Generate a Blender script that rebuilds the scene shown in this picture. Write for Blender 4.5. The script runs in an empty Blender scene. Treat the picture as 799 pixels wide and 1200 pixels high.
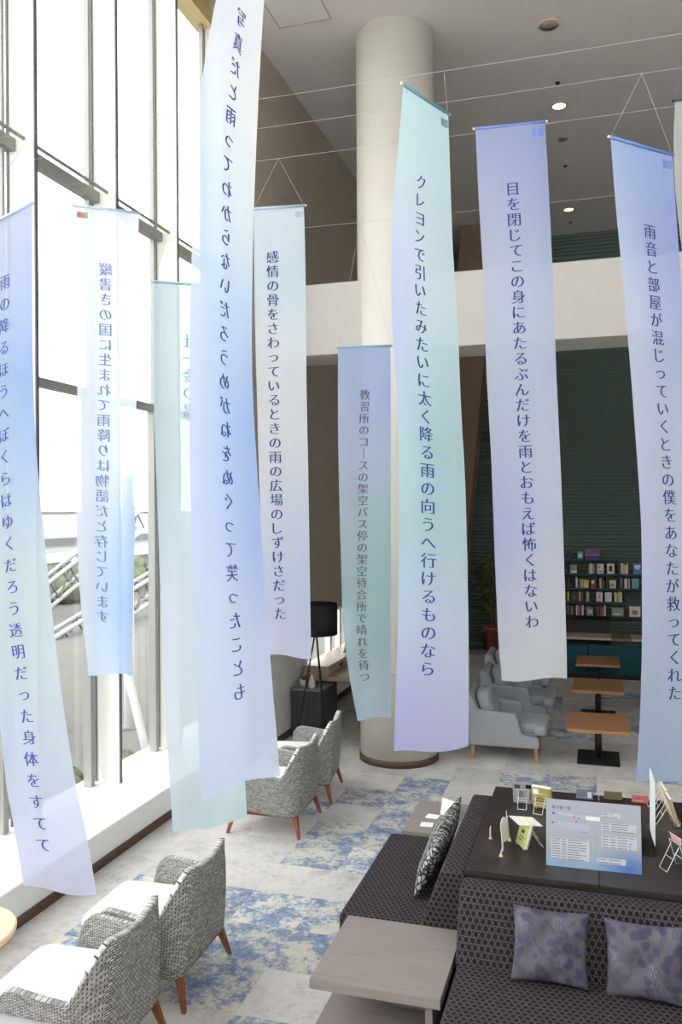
import bpy, bmesh, math, random
from mathutils import Vector, Matrix
import numpy as np

random.seed(7)
scene = bpy.context.scene
COL = scene.collection
PI = math.pi

# ------------------------------------------------------------------ camera
CAM_H = 2.95
YAW, ROLL = math.radians(17.0), math.radians(-0.39)
cam_data = bpy.data.cameras.new('camera')
cam_data.sensor_fit = 'VERTICAL'
cam_data.sensor_height = 36.0
cam_data.lens = 36.0 * 980.0 / 1200.0
cam_data.clip_start = 0.05
cam_data.clip_end = 300
cam = bpy.data.objects.new('camera', cam_data)
COL.objects.link(cam)
c_, s_ = math.cos(YAW), math.sin(YAW)
right0, down0, fwd = Vector((c_, s_, 0)), Vector((0, 0, -1)), Vector((-s_, c_, 0))
cr, sr = math.cos(ROLL), math.sin(ROLL)
right = cr * right0 - sr * down0
down = sr * right0 + cr * down0
m = Matrix.Identity(4)
for i, v in enumerate((right, -down, -fwd)):
    for j in range(3):
        m[j][i] = v[j]
m.translation = (0, 0, CAM_H)
cam.matrix_world = m
scene.camera = cam

# ------------------------------------------------------------------ light
world = bpy.data.worlds.new('sky')
scene.world = world
world.use_nodes = True
wn = world.node_tree.nodes
bg = wn['Background']
bg.inputs['Color'].default_value = (1.0, 0.99, 0.98, 1)
bg.inputs['Strength'].default_value = 5.0
scene.view_settings.view_transform = 'Standard'
scene.view_settings.look = 'None'
scene.view_settings.gamma = 1.0
scene.view_settings.use_curve_mapping = False
scene.view_settings.exposure = 0.10

# ------------------------------------------------------------------ helpers
def srgb(r, g, b):
    f = lambda c: (c / 255 / 12.92) if c / 255 <= .04045 else ((c / 255 + .055) / 1.055) ** 2.4
    return (f(r), f(g), f(b), 1.0)


class MB:
    """collects shapes into one mesh"""
    def __init__(self):
        self.v, self.f, self.uv = [], [], []      # uv: per-face list or None

    def _add(self, vs, fs, uvs=None):
        o = len(self.v)
        self.v += [tuple(p) for p in vs]
        for i, f in enumerate(fs):
            self.f.append(tuple(o + k for k in f))
            self.uv.append(uvs[i] if uvs else None)
        return self

    def box(self, x0, x1, y0, y1, z0, z1, M=None):
        vs = [Vector((x, y, z)) for z in (z0, z1) for y in (y0, y1) for x in (x0, x1)]
        if M: vs = [M @ v for v in vs]
        return self._add(vs, [(0, 2, 3, 1), (4, 5, 7, 6), (0, 1, 5, 4), (2, 6, 7, 3), (0, 4, 6, 2), (1, 3, 7, 5)])

    def prism(self, poly, axis, a, b, M=None):
        """poly: 2D outline; axis 'x': poly=(y,z); 'y': poly=(x,z); 'z': poly=(x,y)"""
        def P(p, t):
            v = {'x': (t, p[0], p[1]), 'y': (p[0], t, p[1]), 'z': (p[0], p[1], t)}[axis]
            v = Vector(v)
            return M @ v if M else v
        n = len(poly)
        vs = [P(p, a) for p in poly] + [P(p, b) for p in poly]
        fs = [tuple(range(n))[::-1], tuple(range(n, 2 * n))]
        fs += [(i, (i + 1) % n, n + (i + 1) % n, n + i) for i in range(n)]
        return self._add(vs, fs)

    def frustum(self, c0, sx0, sy0, c1, sx1, sy1):
        vs = []
        for c, sx, sy in ((c0, sx0, sy0), (c1, sx1, sy1)):
            for dx, dy in ((-1, -1), (1, -1), (1, 1), (-1, 1)):
                vs.append((c[0] + dx * sx / 2, c[1] + dy * sy / 2, c[2]))
        return self._add(vs, [(3, 2, 1, 0), (4, 5, 6, 7), (0, 1, 5, 4), (1, 2, 6, 5), (2, 3, 7, 6), (3, 0, 4, 7)])

    def tube(self, path, r, n=8, r1=None, closed=False):
        path = [Vector(p) for p in path]
        rings = []
        k = len(path)
        up = Vector((0.13, 0.21, 0.97)).normalized()
        for i, p in enumerate(path):
            if closed:
                t = (path[(i + 1) % k] - path[i - 1])
            else:
                t = path[min(i + 1, k - 1)] - path[max(i - 1, 0)]
            t.normalize()
            a = t.cross(up)
            if a.length < .05: a = t.cross(Vector((1, 0, 0)))
            a.normalize()
            b = t.cross(a)
            rr = r if r1 is None else r + (r1 - r) * i / (k - 1)
            rings.append([p + (a * math.cos(2 * PI * j / n) + b * math.sin(2 * PI * j / n)) * rr for j in range(n)])
        vs = [v for R in rings for v in R]
        fs = []
        for i in range(k if closed else k - 1):
            i2 = (i + 1) % k
            for j in range(n):
                fs.append((i * n + j, i * n + (j + 1) % n, i2 * n + (j + 1) % n, i2 * n + j))
        if not closed:
            fs += [tuple(range(n)), tuple(range((k - 1) * n, k * n))[::-1]]
        return self._add(vs, fs)

    def lathe(self, prof, c=(0, 0, 0), n=24, M=None):
        vs = []
        for r, z in prof:
            for j in range(n):
                v = Vector((c[0] + r * math.cos(2 * PI * j / n), c[1] + r * math.sin(2 * PI * j / n), c[2] + z))
                vs.append(M @ v if M else v)
        fs = []
        for i in range(len(prof) - 1):
            for j in range(n):
                fs.append((i * n + j, i * n + (j + 1) % n, (i + 1) * n + (j + 1) % n, (i + 1) * n + j))
        fs += [tuple(range(n))[::-1], tuple(range((len(prof) - 1) * n, len(prof) * n))]
        return self._add(vs, fs)

    def grid(self, fn, nu, nv, uvfn=None, flip=False):
        vs = [fn(i / nu, j / nv) for j in range(nv + 1) for i in range(nu + 1)]
        fs, uvs = [], []
        for j in range(nv):
            for i in range(nu):
                q = [(i, j), (i + 1, j), (i + 1, j + 1), (i, j + 1)]
                if flip: q = q[::-1]
                fs.append(tuple(b * (nu + 1) + a for a, b in q))
                if uvfn: uvs.append([uvfn(a / nu, b / nv) for a, b in q])
        return self._add(vs, fs, uvs if uvfn else None)

    def super(self, c, r, e=0.35, nu=28, nv=16, M=None):
        """superellipsoid cushion shape; c centre, r radii, e squareness"""
        sp = lambda w, p: math.copysign(abs(w) ** p, w)
        def fn(u, v):
            a, b = -PI + 2 * PI * u, -PI / 2 + PI * v
            x = sp(math.cos(b), e) * sp(math.cos(a), e) * r[0]
            y = sp(math.cos(b), e) * sp(math.sin(a), e) * r[1]
            z = sp(math.sin(b), e) * r[2]
            p = Vector((x, y, z))
            if M: p = M @ p
            return p + Vector(c)
        return self.grid(fn, nu, nv)


def build(name, mb, mat, parent=None, bevel=0, seg=2, smooth=False, loc=None, weld=False, solid=0, sub=0):
    me = bpy.data.meshes.new(name)
    me.from_pydata(mb.v, [], mb.f)
    uvl = me.uv_layers.new(name='UVMap')
    me.calc_loop_triangles()
    for p, uv in zip(me.polygons, mb.uv):
        n = p.normal
        ax = max(range(3), key=lambda k: abs(n[k]))
        for q, li in enumerate(p.loop_indices):
            if uv:
                uvl.data[li].uv = uv[q]
            else:
                co = me.vertices[me.loops[li].vertex_index].co
                uvl.data[li].uv = ((co.y, co.z), (co.x, co.z), (co.x, co.y))[ax]
    bm = bmesh.new(); bm.from_mesh(me)
    if weld: bmesh.ops.remove_doubles(bm, verts=bm.verts, dist=1e-5)
    if not weld or True:
        bmesh.ops.recalc_face_normals(bm, faces=bm.faces)
    bm.to_mesh(me); bm.free()
    if smooth:
        for p in me.polygons: p.use_smooth = True
    me.materials.append(mat)
    o = bpy.data.objects.new(name, me)
    COL.objects.link(o)
    if parent: o.parent = parent
    if loc: o.location = loc
    if solid:
        md = o.modifiers.new('thickness', 'SOLIDIFY'); md.thickness = solid; md.offset = 0
    if bevel:
        md = o.modifiers.new('bevel', 'BEVEL'); md.width = bevel; md.segments = seg
        md.limit_method = 'ANGLE'; md.angle_limit = math.radians(40)
    if sub:
        md = o.modifiers.new('subd', 'SUBSURF'); md.levels = sub; md.render_levels = sub
    return o


def tag(o, label, cat, group=None, kind=None):
    o['label'] = label; o['category'] = cat
    if group: o['group'] = group
    if kind: o['kind'] = kind
    return o


def thing(name, label, cat, loc=(0, 0, 0), rz=0, group=None):
    o = bpy.data.objects.new(name, None)
    o.empty_display_size = .1
    COL.objects.link(o)
    o.location = loc; o.rotation_euler = (0, 0, rz)
    return tag(o, label, cat, group)


def struct(name, mb, mat, **k):
    o = build(name, mb, mat, **k)
    if not k.get('parent'): o['kind'] = 'structure'
    return o


def copy_tree(o, parent=None):
    c = o.copy(); COL.objects.link(c)
    if parent: c.parent = parent
    for ch in list(o.children): copy_tree(ch, c)
    return c


# ------------------------------------------------------------------ materials
def mat_base(name):
    mt = bpy.data.materials.new(name); mt.use_nodes = True
    nt = mt.node_tree
    return mt, nt, nt.nodes['Principled BSDF']


def N(nt, t, **k):
    n = nt.nodes.new(t)
    for a, b in k.items():
        if a in n.inputs.keys() if hasattr(n.inputs, 'keys') else False: n.inputs[a].default_value = b
        else: setattr(n, a, b)
    return n


def ramp(nt, fac, stops, interp='LINEAR'):
    n = nt.nodes.new('ShaderNodeValToRGB')
    n.color_ramp.interpolation = interp
    e = n.color_ramp.elements
    while len(e) < len(stops): e.new(.5)
    for el, (p, c) in zip(e, stops):
        el.position = p; el.color = c if len(c) == 4 else (*c, 1)
    nt.links.new(fac, n.inputs[0])
    return n.outputs[0]


def math_n(nt, op, a, b=None, c=None):
    n = nt.nodes.new('ShaderNodeMath'); n.operation = op
    for i, x in enumerate((a, b, c)):
        if x is None: continue
        if isinstance(x, (int, float)): n.inputs[i].default_value = x
        else: nt.links.new(x, n.inputs[i])
    return n.outputs[0]


def bump(nt, bs, h, strength=.3, dist=.01):
    b = nt.nodes.new('ShaderNodeBump'); b.inputs['Strength'].default_value = strength
    b.inputs['Distance'].default_value = dist
    nt.links.new(h, b.inputs['Height']); nt.links.new(b.outputs[0], bs.inputs['Normal'])


def plain(name, col, rough=.6, metal=0, var=.06, scale=6, bumpk=0, bscale=200):
    mt, nt, bs = mat_base(name)
    tc = nt.nodes.new('ShaderNodeTexCoord')
    nz = nt.nodes.new('ShaderNodeTexNoise'); nz.inputs['Scale'].default_value = scale
    nz.inputs['Detail'].default_value = 3
    nt.links.new(tc.outputs['Object'], nz.inputs['Vector'])
    lo = tuple(c * (1 - var) for c in col[:3]); hi = tuple(min(1, c * (1 + var)) for c in col[:3])
    nt.links.new(ramp(nt, nz.outputs[0], [(.3, lo), (.7, hi)]), bs.inputs['Base Color'])
    bs.inputs['Roughness'].default_value = rough
    bs.inputs['Metallic'].default_value = metal
    if bumpk:
        n2 = nt.nodes.new('ShaderNodeTexNoise'); n2.inputs['Scale'].default_value = bscale
        nt.links.new(tc.outputs['Object'], n2.inputs['Vector'])
        bump(nt, bs, n2.outputs[0], bumpk, .004)
    return mt


def wood(name, c1, c2, rough=.45, along='X', scale=1.0):
    mt, nt, bs = mat_base(name)
    tc = nt.nodes.new('ShaderNodeTexCoord')
    mp = nt.nodes.new('ShaderNodeMapping')
    st = {'X': (2, 45, 45), 'Y': (45, 2, 45), 'Z': (45, 45, 2)}[along]
    mp.inputs['Scale'].default_value = tuple(q * scale for q in st)
    nt.links.new(tc.outputs['Object'], mp.inputs['Vector'])
    nz = nt.nodes.new('ShaderNodeTexNoise'); nz.inputs['Scale'].default_value = 1.3
    nz.inputs['Detail'].default_value = 5; nz.inputs['Distortion'].default_value = .4
    nt.links.new(mp.outputs[0], nz.inputs['Vector'])
    nt.links.new(ramp(nt, nz.outputs[0], [(.3, c1), (.7, c2)]), bs.inputs['Base Color'])
    bs.inputs['Roughness'].default_value = rough
    bump(nt, bs, nz.outputs[0], .05, .002)
    return mt


def uvnode(nt, sx, sy):
    tc = nt.nodes.new('ShaderNodeTexCoord')
    mp = nt.nodes.new('ShaderNodeMapping'); mp.inputs['Scale'].default_value = (sx, sy, 1)
    nt.links.new(tc.outputs['UV'], mp.inputs['Vector'])
    return mp.outputs[0]


def ring_fabric(name, pitch=.036):
    """dark violet upholstery woven with a lattice of pale rings"""
    mt, nt, bs = mat_base(name)
    def grid_d(off):
        tc = nt.nodes.new('ShaderNodeTexCoord')
        mp = nt.nodes.new('ShaderNodeMapping')
        mp.inputs['Scale'].default_value = (1 / pitch, 1 / (pitch * 1.732), 1)
        mp.inputs['Location'].default_value = (off, off, 0)
        nt.links.new(tc.outputs['UV'], mp.inputs['Vector'])
        sep = nt.nodes.new('ShaderNodeSeparateXYZ'); nt.links.new(mp.outputs[0], sep.inputs[0])
        fx = math_n(nt, 'SUBTRACT', math_n(nt, 'FRACT', sep.outputs[0]), .5)
        fy = math_n(nt, 'MULTIPLY', math_n(nt, 'SUBTRACT', math_n(nt, 'FRACT', sep.outputs[1]), .5), 1.732)
        return math_n(nt, 'SQRT', math_n(nt, 'ADD', math_n(nt, 'MULTIPLY', fx, fx), math_n(nt, 'MULTIPLY', fy, fy)))
    d = math_n(nt, 'MINIMUM', grid_d(0.0), grid_d(0.5))
    ring = math_n(nt, 'SUBTRACT', 1.0, math_n(nt, 'MULTIPLY', math_n(nt, 'ABSOLUTE', math_n(nt, 'SUBTRACT', d, .42)), 16.0))
    ring = math_n(nt, 'MAXIMUM', ring, 0.0)
    tc = nt.nodes.new('ShaderNodeTexCoord')
    nz = nt.nodes.new('ShaderNodeTexNoise'); nz.inputs['Scale'].default_value = 260
    nt.links.new(tc.outputs['UV'], nz.inputs['Vector'])
    n2 = nt.nodes.new('ShaderNodeTexNoise'); n2.inputs['Scale'].default_value = 22
    nt.links.new(tc.outputs['UV'], n2.inputs['Vector'])
    ring = math_n(nt, 'MULTIPLY', ring, math_n(nt, 'ADD', .45, math_n(nt, 'MULTIPLY', n2.outputs[0], .8)))
    mix = nt.nodes.new('ShaderNodeMix'); mix.data_type = 'RGBA'
    nt.links.new(ring, mix.inputs[0])
    mix.inputs[6].default_value = srgb(36, 31, 37)
    mix.inputs[7].default_value = srgb(124, 116, 119)
    mul = nt.nodes.new('ShaderNodeMix'); mul.data_type = 'RGBA'; mul.blend_type = 'MULTIPLY'; mul.inputs[0].default_value = .5
    nt.links.new(mix.outputs[2], mul.inputs[6])
    nt.links.new(ramp(nt, nz.outputs[0], [(.3, (.45, .45, .45)), (.7, (1.25, 1.25, 1.25))]), mul.inputs[7])
    nt.links.new(mul.outputs[2], bs.inputs['Base Color'])
    bs.inputs['Roughness'].default_value = .85
    bs.inputs['Specular IOR Level'].default_value = .12
    bump(nt, bs, nz.outputs[0], .25, .003)
    return mt


def weave_fabric(name, light=(.74, .725, .69), dark=(.05, .05, .048)):
    mt, nt, bs = mat_base(name)
    vec0 = uvnode(nt, 1, 1)
    nzv = nt.nodes.new('ShaderNodeTexNoise'); nzv.inputs['Scale'].default_value = 70
    nt.links.new(vec0, nzv.inputs['Vector'])
    dv = nt.nodes.new('ShaderNodeVectorMath'); dv.operation = 'MULTIPLY_ADD'
    nt.links.new(nzv.outputs['Color'], dv.inputs[0]); dv.inputs[1].default_value = (.005, .004, 0)
    nt.links.new(vec0, dv.inputs[2])
    vec = dv.outputs[0]
    br = nt.nodes.new('ShaderNodeTexBrick')
    nt.links.new(vec, br.inputs['Vector'])
    br.inputs['Scale'].default_value = 1.0
    br.inputs['Brick Width'].default_value = .028
    br.inputs['Row Height'].default_value = .013
    br.inputs['Mortar Size'].default_value = .0028
    br.inputs['Mortar Smooth'].default_value = .6
    br.inputs['Color1'].default_value = (*light, 1)
    br.inputs['Color2'].default_value = (*(c * .45 for c in light), 1)
    br.inputs['Mortar'].default_value = (*dark, 1)
    wv = nt.nodes.new('ShaderNodeTexWave'); wv.inputs['Scale'].default_value = 60
    wv.inputs['Distortion'].default_value = 2.5; wv.inputs['Detail'].default_value = 2
    nt.links.new(vec, wv.inputs['Vector'])
    nz = nt.nodes.new('ShaderNodeTexNoise'); nz.inputs['Scale'].default_value = 180
    nt.links.new(vec, nz.inputs['Vector'])
    mul = nt.nodes.new('ShaderNodeMix'); mul.data_type = 'RGBA'; mul.blend_type = 'MULTIPLY'; mul.inputs[0].default_value = .8
    nt.links.new(br.outputs[0], mul.inputs[6])
    nt.links.new(ramp(nt, nz.outputs[0], [(.35, (.5, .5, .5)), (.65, (1.2, 1.2, 1.2))]), mul.inputs[7])
    nt.links.new(mul.outputs[2], bs.inputs['Base Color'])
    bs.inputs['Roughness'].default_value = .9
    h = math_n(nt, 'SUBTRACT', 1.0, br.outputs['Fac'])
    h = math_n(nt, 'ADD', h, math_n(nt, 'MULTIPLY', nz.outputs[0], .5))
    bump(nt, bs, h, .6, .004)
    return mt


def patch_fabric(name, base, spots, lines, scale=18, kind='leaf'):
    mt, nt, bs = mat_base(name)
    tc = nt.nodes.new('ShaderNodeTexCoord')
    nz = nt.nodes.new('ShaderNodeTexNoise'); nz.inputs['Scale'].default_value = 8
    nt.links.new(tc.outputs['UV'], nz.inputs['Vector'])
    add = nt.nodes.new('ShaderNodeVectorMath'); add.operation = 'MULTIPLY_ADD'
    nt.links.new(nz.outputs['Color'], add.inputs[0]); add.inputs[1].default_value = (.11, .07, .05)
    nt.links.new(tc.outputs['UV'], add.inputs[2])
    vo = nt.nodes.new('ShaderNodeTexVoronoi'); vo.inputs['Scale'].default_value = scale
    vo.feature = 'F1' if kind == 'leaf' else 'DISTANCE_TO_EDGE'
    nt.links.new(add.outputs[0], vo.inputs['Vector'])
    if kind == 'leaf':
        fac = ramp(nt, vo.outputs['Distance'], [(.42, (1, 1, 1)), (.50, (0, 0, 0))])
    else:
        fac = ramp(nt, vo.outputs['Distance'], [(.10, (0, 0, 0)), (.19, (1, 1, 1))])
    n3 = nt.nodes.new('ShaderNodeTexNoise'); n3.inputs['Scale'].default_value = 5.5
    nt.links.new(tc.outputs['UV'], n3.inputs['Vector'])
    if kind == 'leaf':
        fac = math_n(nt, 'MULTIPLY', fac, ramp(nt, n3.outputs[0], [(.36, (0, 0, 0)), (.46, (1, 1, 1))]))
    mix = nt.nodes.new('ShaderNodeMix'); mix.data_type = 'RGBA'
    nt.links.new(fac, mix.inputs[0]); mix.inputs[6].default_value = base; mix.inputs[7].default_value = spots
    # fine pale stitched outlines
    v2 = nt.nodes.new('ShaderNodeTexVoronoi'); v2.inputs['Scale'].default_value = scale * .55
    nt.links.new(add.outputs[0], v2.inputs['Vector'])
    w2 = nt.nodes.new('ShaderNodeTexWave'); w2.inputs['Scale'].default_value = 34
    w2.inputs['Distortion'].default_value = 9; w2.inputs['Detail'].default_value = 1.5
    nt.links.new(tc.outputs['UV'], w2.inputs['Vector'])
    lf = math_n(nt, 'MULTIPLY', ramp(nt, v2.outputs['Distance'], [(.30, (1, 1, 1)), (.48, (0, 0, 0))]),
                ramp(nt, w2.outputs[0], [(.55, (0, 0, 0)), (.75, (1, 1, 1))]))
    n4 = nt.nodes.new('ShaderNodeTexNoise'); n4.inputs['Scale'].default_value = 4.2
    nt.links.new(uvnode(nt, 1.3, 1), n4.inputs['Vector'])
    lf = math_n(nt, 'MULTIPLY', lf, ramp(nt, n4.outputs[0], [(.42, (0, 0, 0)), (.54, (.85, .85, .85))]))
    m2 = nt.nodes.new('ShaderNodeMix'); m2.data_type = 'RGBA'
    nt.links.new(lf, m2.inputs[0]); nt.links.new(mix.outputs[2], m2.inputs[6]); m2.inputs[7].default_value = lines
    nt.links.new(m2.outputs[2], bs.inputs['Base Color'])
    bs.inputs['Roughness'].default_value = .6
    bs.inputs['Specular IOR Level'].default_value = .2
    n5 = nt.nodes.new('ShaderNodeTexNoise'); n5.inputs['Scale'].default_value = 14
    nt.links.new(tc.outputs['UV'], n5.inputs['Vector'])
    bump(nt, bs, n5.outputs[0], .35, .02)
    return mt


TILE, TX, TY = .51, -2.06, 4.52


def carpet(name, blue):
    mt, nt, bs = mat_base(name)
    tc = nt.nodes.new('ShaderNodeTexCoord')
    ob = tc.outputs['Object']
    def noise(s, d=4, r=.6, v=None):
        n = nt.nodes.new('ShaderNodeTexNoise'); n.inputs['Scale'].default_value = s
        n.inputs['Detail'].default_value = d; n.inputs['Roughness'].default_value = r
        nt.links.new(v or ob, n.inputs['Vector']); return n.outputs[0]
    # tile id
    ad = nt.nodes.new('ShaderNodeVectorMath'); ad.operation = 'SUBTRACT'; ad.inputs[1].default_value = (TX, TY, 0)
    nt.links.new(ob, ad.inputs[0])
    sc = nt.nodes.new('ShaderNodeVectorMath'); sc.operation = 'SCALE'; sc.inputs['Scale'].default_value = 1 / TILE
    nt.links.new(ad.outputs[0], sc.inputs[0])
    fl = nt.nodes.new('ShaderNodeVectorMath'); fl.operation = 'FLOOR'; nt.links.new(sc.outputs[0], fl.inputs[0])
    wn_ = nt.nodes.new('ShaderNodeTexWhiteNoise'); wn_.noise_dimensions = '2D'; nt.links.new(fl.outputs[0], wn_.inputs['Vector'])
    off = nt.nodes.new('ShaderNodeVectorMath'); off.operation = 'MULTIPLY_ADD'
    nt.links.new(wn_.outputs['Color'], off.inputs[0]); off.inputs[1].default_value = (7, 7, 7); nt.links.new(ob, off.inputs[2])
    big = noise(4.5, 6, .68, off.outputs[0])
    fine = noise(90, 2, .7)
    mid = noise(24, 3, .7, off.outputs[0])
    f = math_n(nt, 'ADD', math_n(nt, 'MULTIPLY', big, .52), math_n(nt, 'ADD', math_n(nt, 'MULTIPLY', mid, .30), math_n(nt, 'MULTIPLY', fine, .18)))
    if blue:
        col = ramp(nt, f, [(.38, srgb(102, 118, 148)), (.475, srgb(136, 152, 179)), (.505, srgb(174, 180, 188)), (.53, srgb(206, 203, 190)), (.65, srgb(218, 214, 200))])
    else:
        col = ramp(nt, f, [(.36, srgb(166, 163, 161)), (.48, srgb(200, 197, 194)), (.62, srgb(212, 209, 206))])
    mul = nt.nodes.new('ShaderNodeMix'); mul.data_type = 'RGBA'; mul.blend_type = 'MULTIPLY'; mul.inputs[0].default_value = 1
    nt.links.new(col, mul.inputs[6])
    nt.links.new(ramp(nt, wn_.outputs['Value'], [(0, (.84, .84, .84)), (1, (1.05, 1.04, 1.03))]), mul.inputs[7])
    nt.links.new(mul.outputs[2], bs.inputs['Base Color'])
    bs.inputs['Roughness'].default_value = .95
    bump(nt, bs, fine, .4, .004)
    return mt


def banner_mat():
    mt, nt, bs = mat_base('printed_sheer_fabric')
    nt.nodes.remove(bs)
    out = nt.nodes['Material Output']
    at = nt.nodes.new('ShaderNodeAttribute'); at.attribute_name = 'print'
    tc = nt.nodes.new('ShaderNodeTexCoord')
    wv = nt.nodes.new('ShaderNodeTexNoise'); wv.inputs['Scale'].default_value = 350
    nt.links.new(tc.outputs['UV'], wv.inputs['Vector'])
    mul = nt.nodes.new('ShaderNodeMix'); mul.data_type = 'RGBA'; mul.blend_type = 'MULTIPLY'; mul.inputs[0].default_value = 1
    nt.links.new(at.outputs['Color'], mul.inputs[6])
    nt.links.new(ramp(nt, wv.outputs[0], [(.3, (.96, .96, .96)), (.7, (1, 1, 1))]), mul.inputs[7])
    d = nt.nodes.new('ShaderNodeBsdfDiffuse'); t = nt.nodes.new('ShaderNodeBsdfTranslucent')
    nt.links.new(mul.outputs[2], d.inputs['Color']); nt.links.new(mul.outputs[2], t.inputs['Color'])
    m1 = nt.nodes.new('ShaderNodeMixShader'); m1.inputs[0].default_value = .5
    nt.links.new(d.outputs[0], m1.inputs[1]); nt.links.new(t.outputs[0], m1.inputs[2])
    tr = nt.nodes.new('ShaderNodeBsdfTransparent')
    nt.links.new(at.outputs['Color'], tr.inputs['Color'])
    m2 = nt.nodes.new('ShaderNodeMixShader'); m2.inputs[0].default_value = .13
    nt.links.new(m1.outputs[0], m2.inputs[1]); nt.links.new(tr.outputs[0], m2.inputs[2])
    nt.links.new(m2.outputs[0], out.inputs['Surface'])
    return mt


def glass_mat(name, refl=.06, tint=(.97, .985, .98)):
    mt, nt, bs = mat_base(name)
    nt.nodes.remove(bs)
    out = nt.nodes['Material Output']
    tr = nt.nodes.new('ShaderNodeBsdfTransparent'); tr.inputs[0].default_value = (*tint, 1)
    gl = nt.nodes.new('ShaderNodeBsdfGlossy'); gl.inputs['Roughness'].default_value = .02
    mx = nt.nodes.new('ShaderNodeMixShader'); mx.inputs[0].default_value = refl
    nt.links.new(tr.outputs[0], mx.inputs[1]); nt.links.new(gl.outputs[0], mx.inputs[2])
    nt.links.new(mx.outputs[0], out.inputs['Surface'])
    return mt


def emit_mat(name, col, k):
    mt, nt, bs = mat_base(name)
    bs.inputs['Base Color'].default_value = col
    bs.inputs['Emission Color'].default_value = col
    bs.inputs['Emission Strength'].default_value = k
    return mt


def wave_wall(name):
    mt, nt, bs = mat_base(name)
    tc = nt.nodes.new('ShaderNodeTexCoord')
    mp = nt.nodes.new('ShaderNodeMapping'); mp.inputs['Scale'].default_value = (.55, 1, 3.2)
    nt.links.new(tc.outputs['Object'], mp.inputs['Vector'])
    nz = nt.nodes.new('ShaderNodeTexNoise'); nz.inputs['Scale'].default_value = 1.1
    nt.links.new(mp.outputs[0], nz.inputs['Vector'])
    wv = nt.nodes.new('ShaderNodeTexWave'); wv.bands_direction = 'Z'; wv.inputs['Scale'].default_value = 1.3
    wv.inputs['Distortion'].default_value = 3.2; wv.inputs['Detail'].default_value = 1; wv.inputs['Detail Scale'].default_value = .8
    nt.links.new(mp.outputs[0], wv.inputs['Vector'])
    bs.inputs['Base Color'].default_value = srgb(74, 92, 84)
    bs.inputs['Roughness'].default_value = .55
    bump(nt, bs, wv.outputs[0], .45, .05)
    return mt


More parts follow.
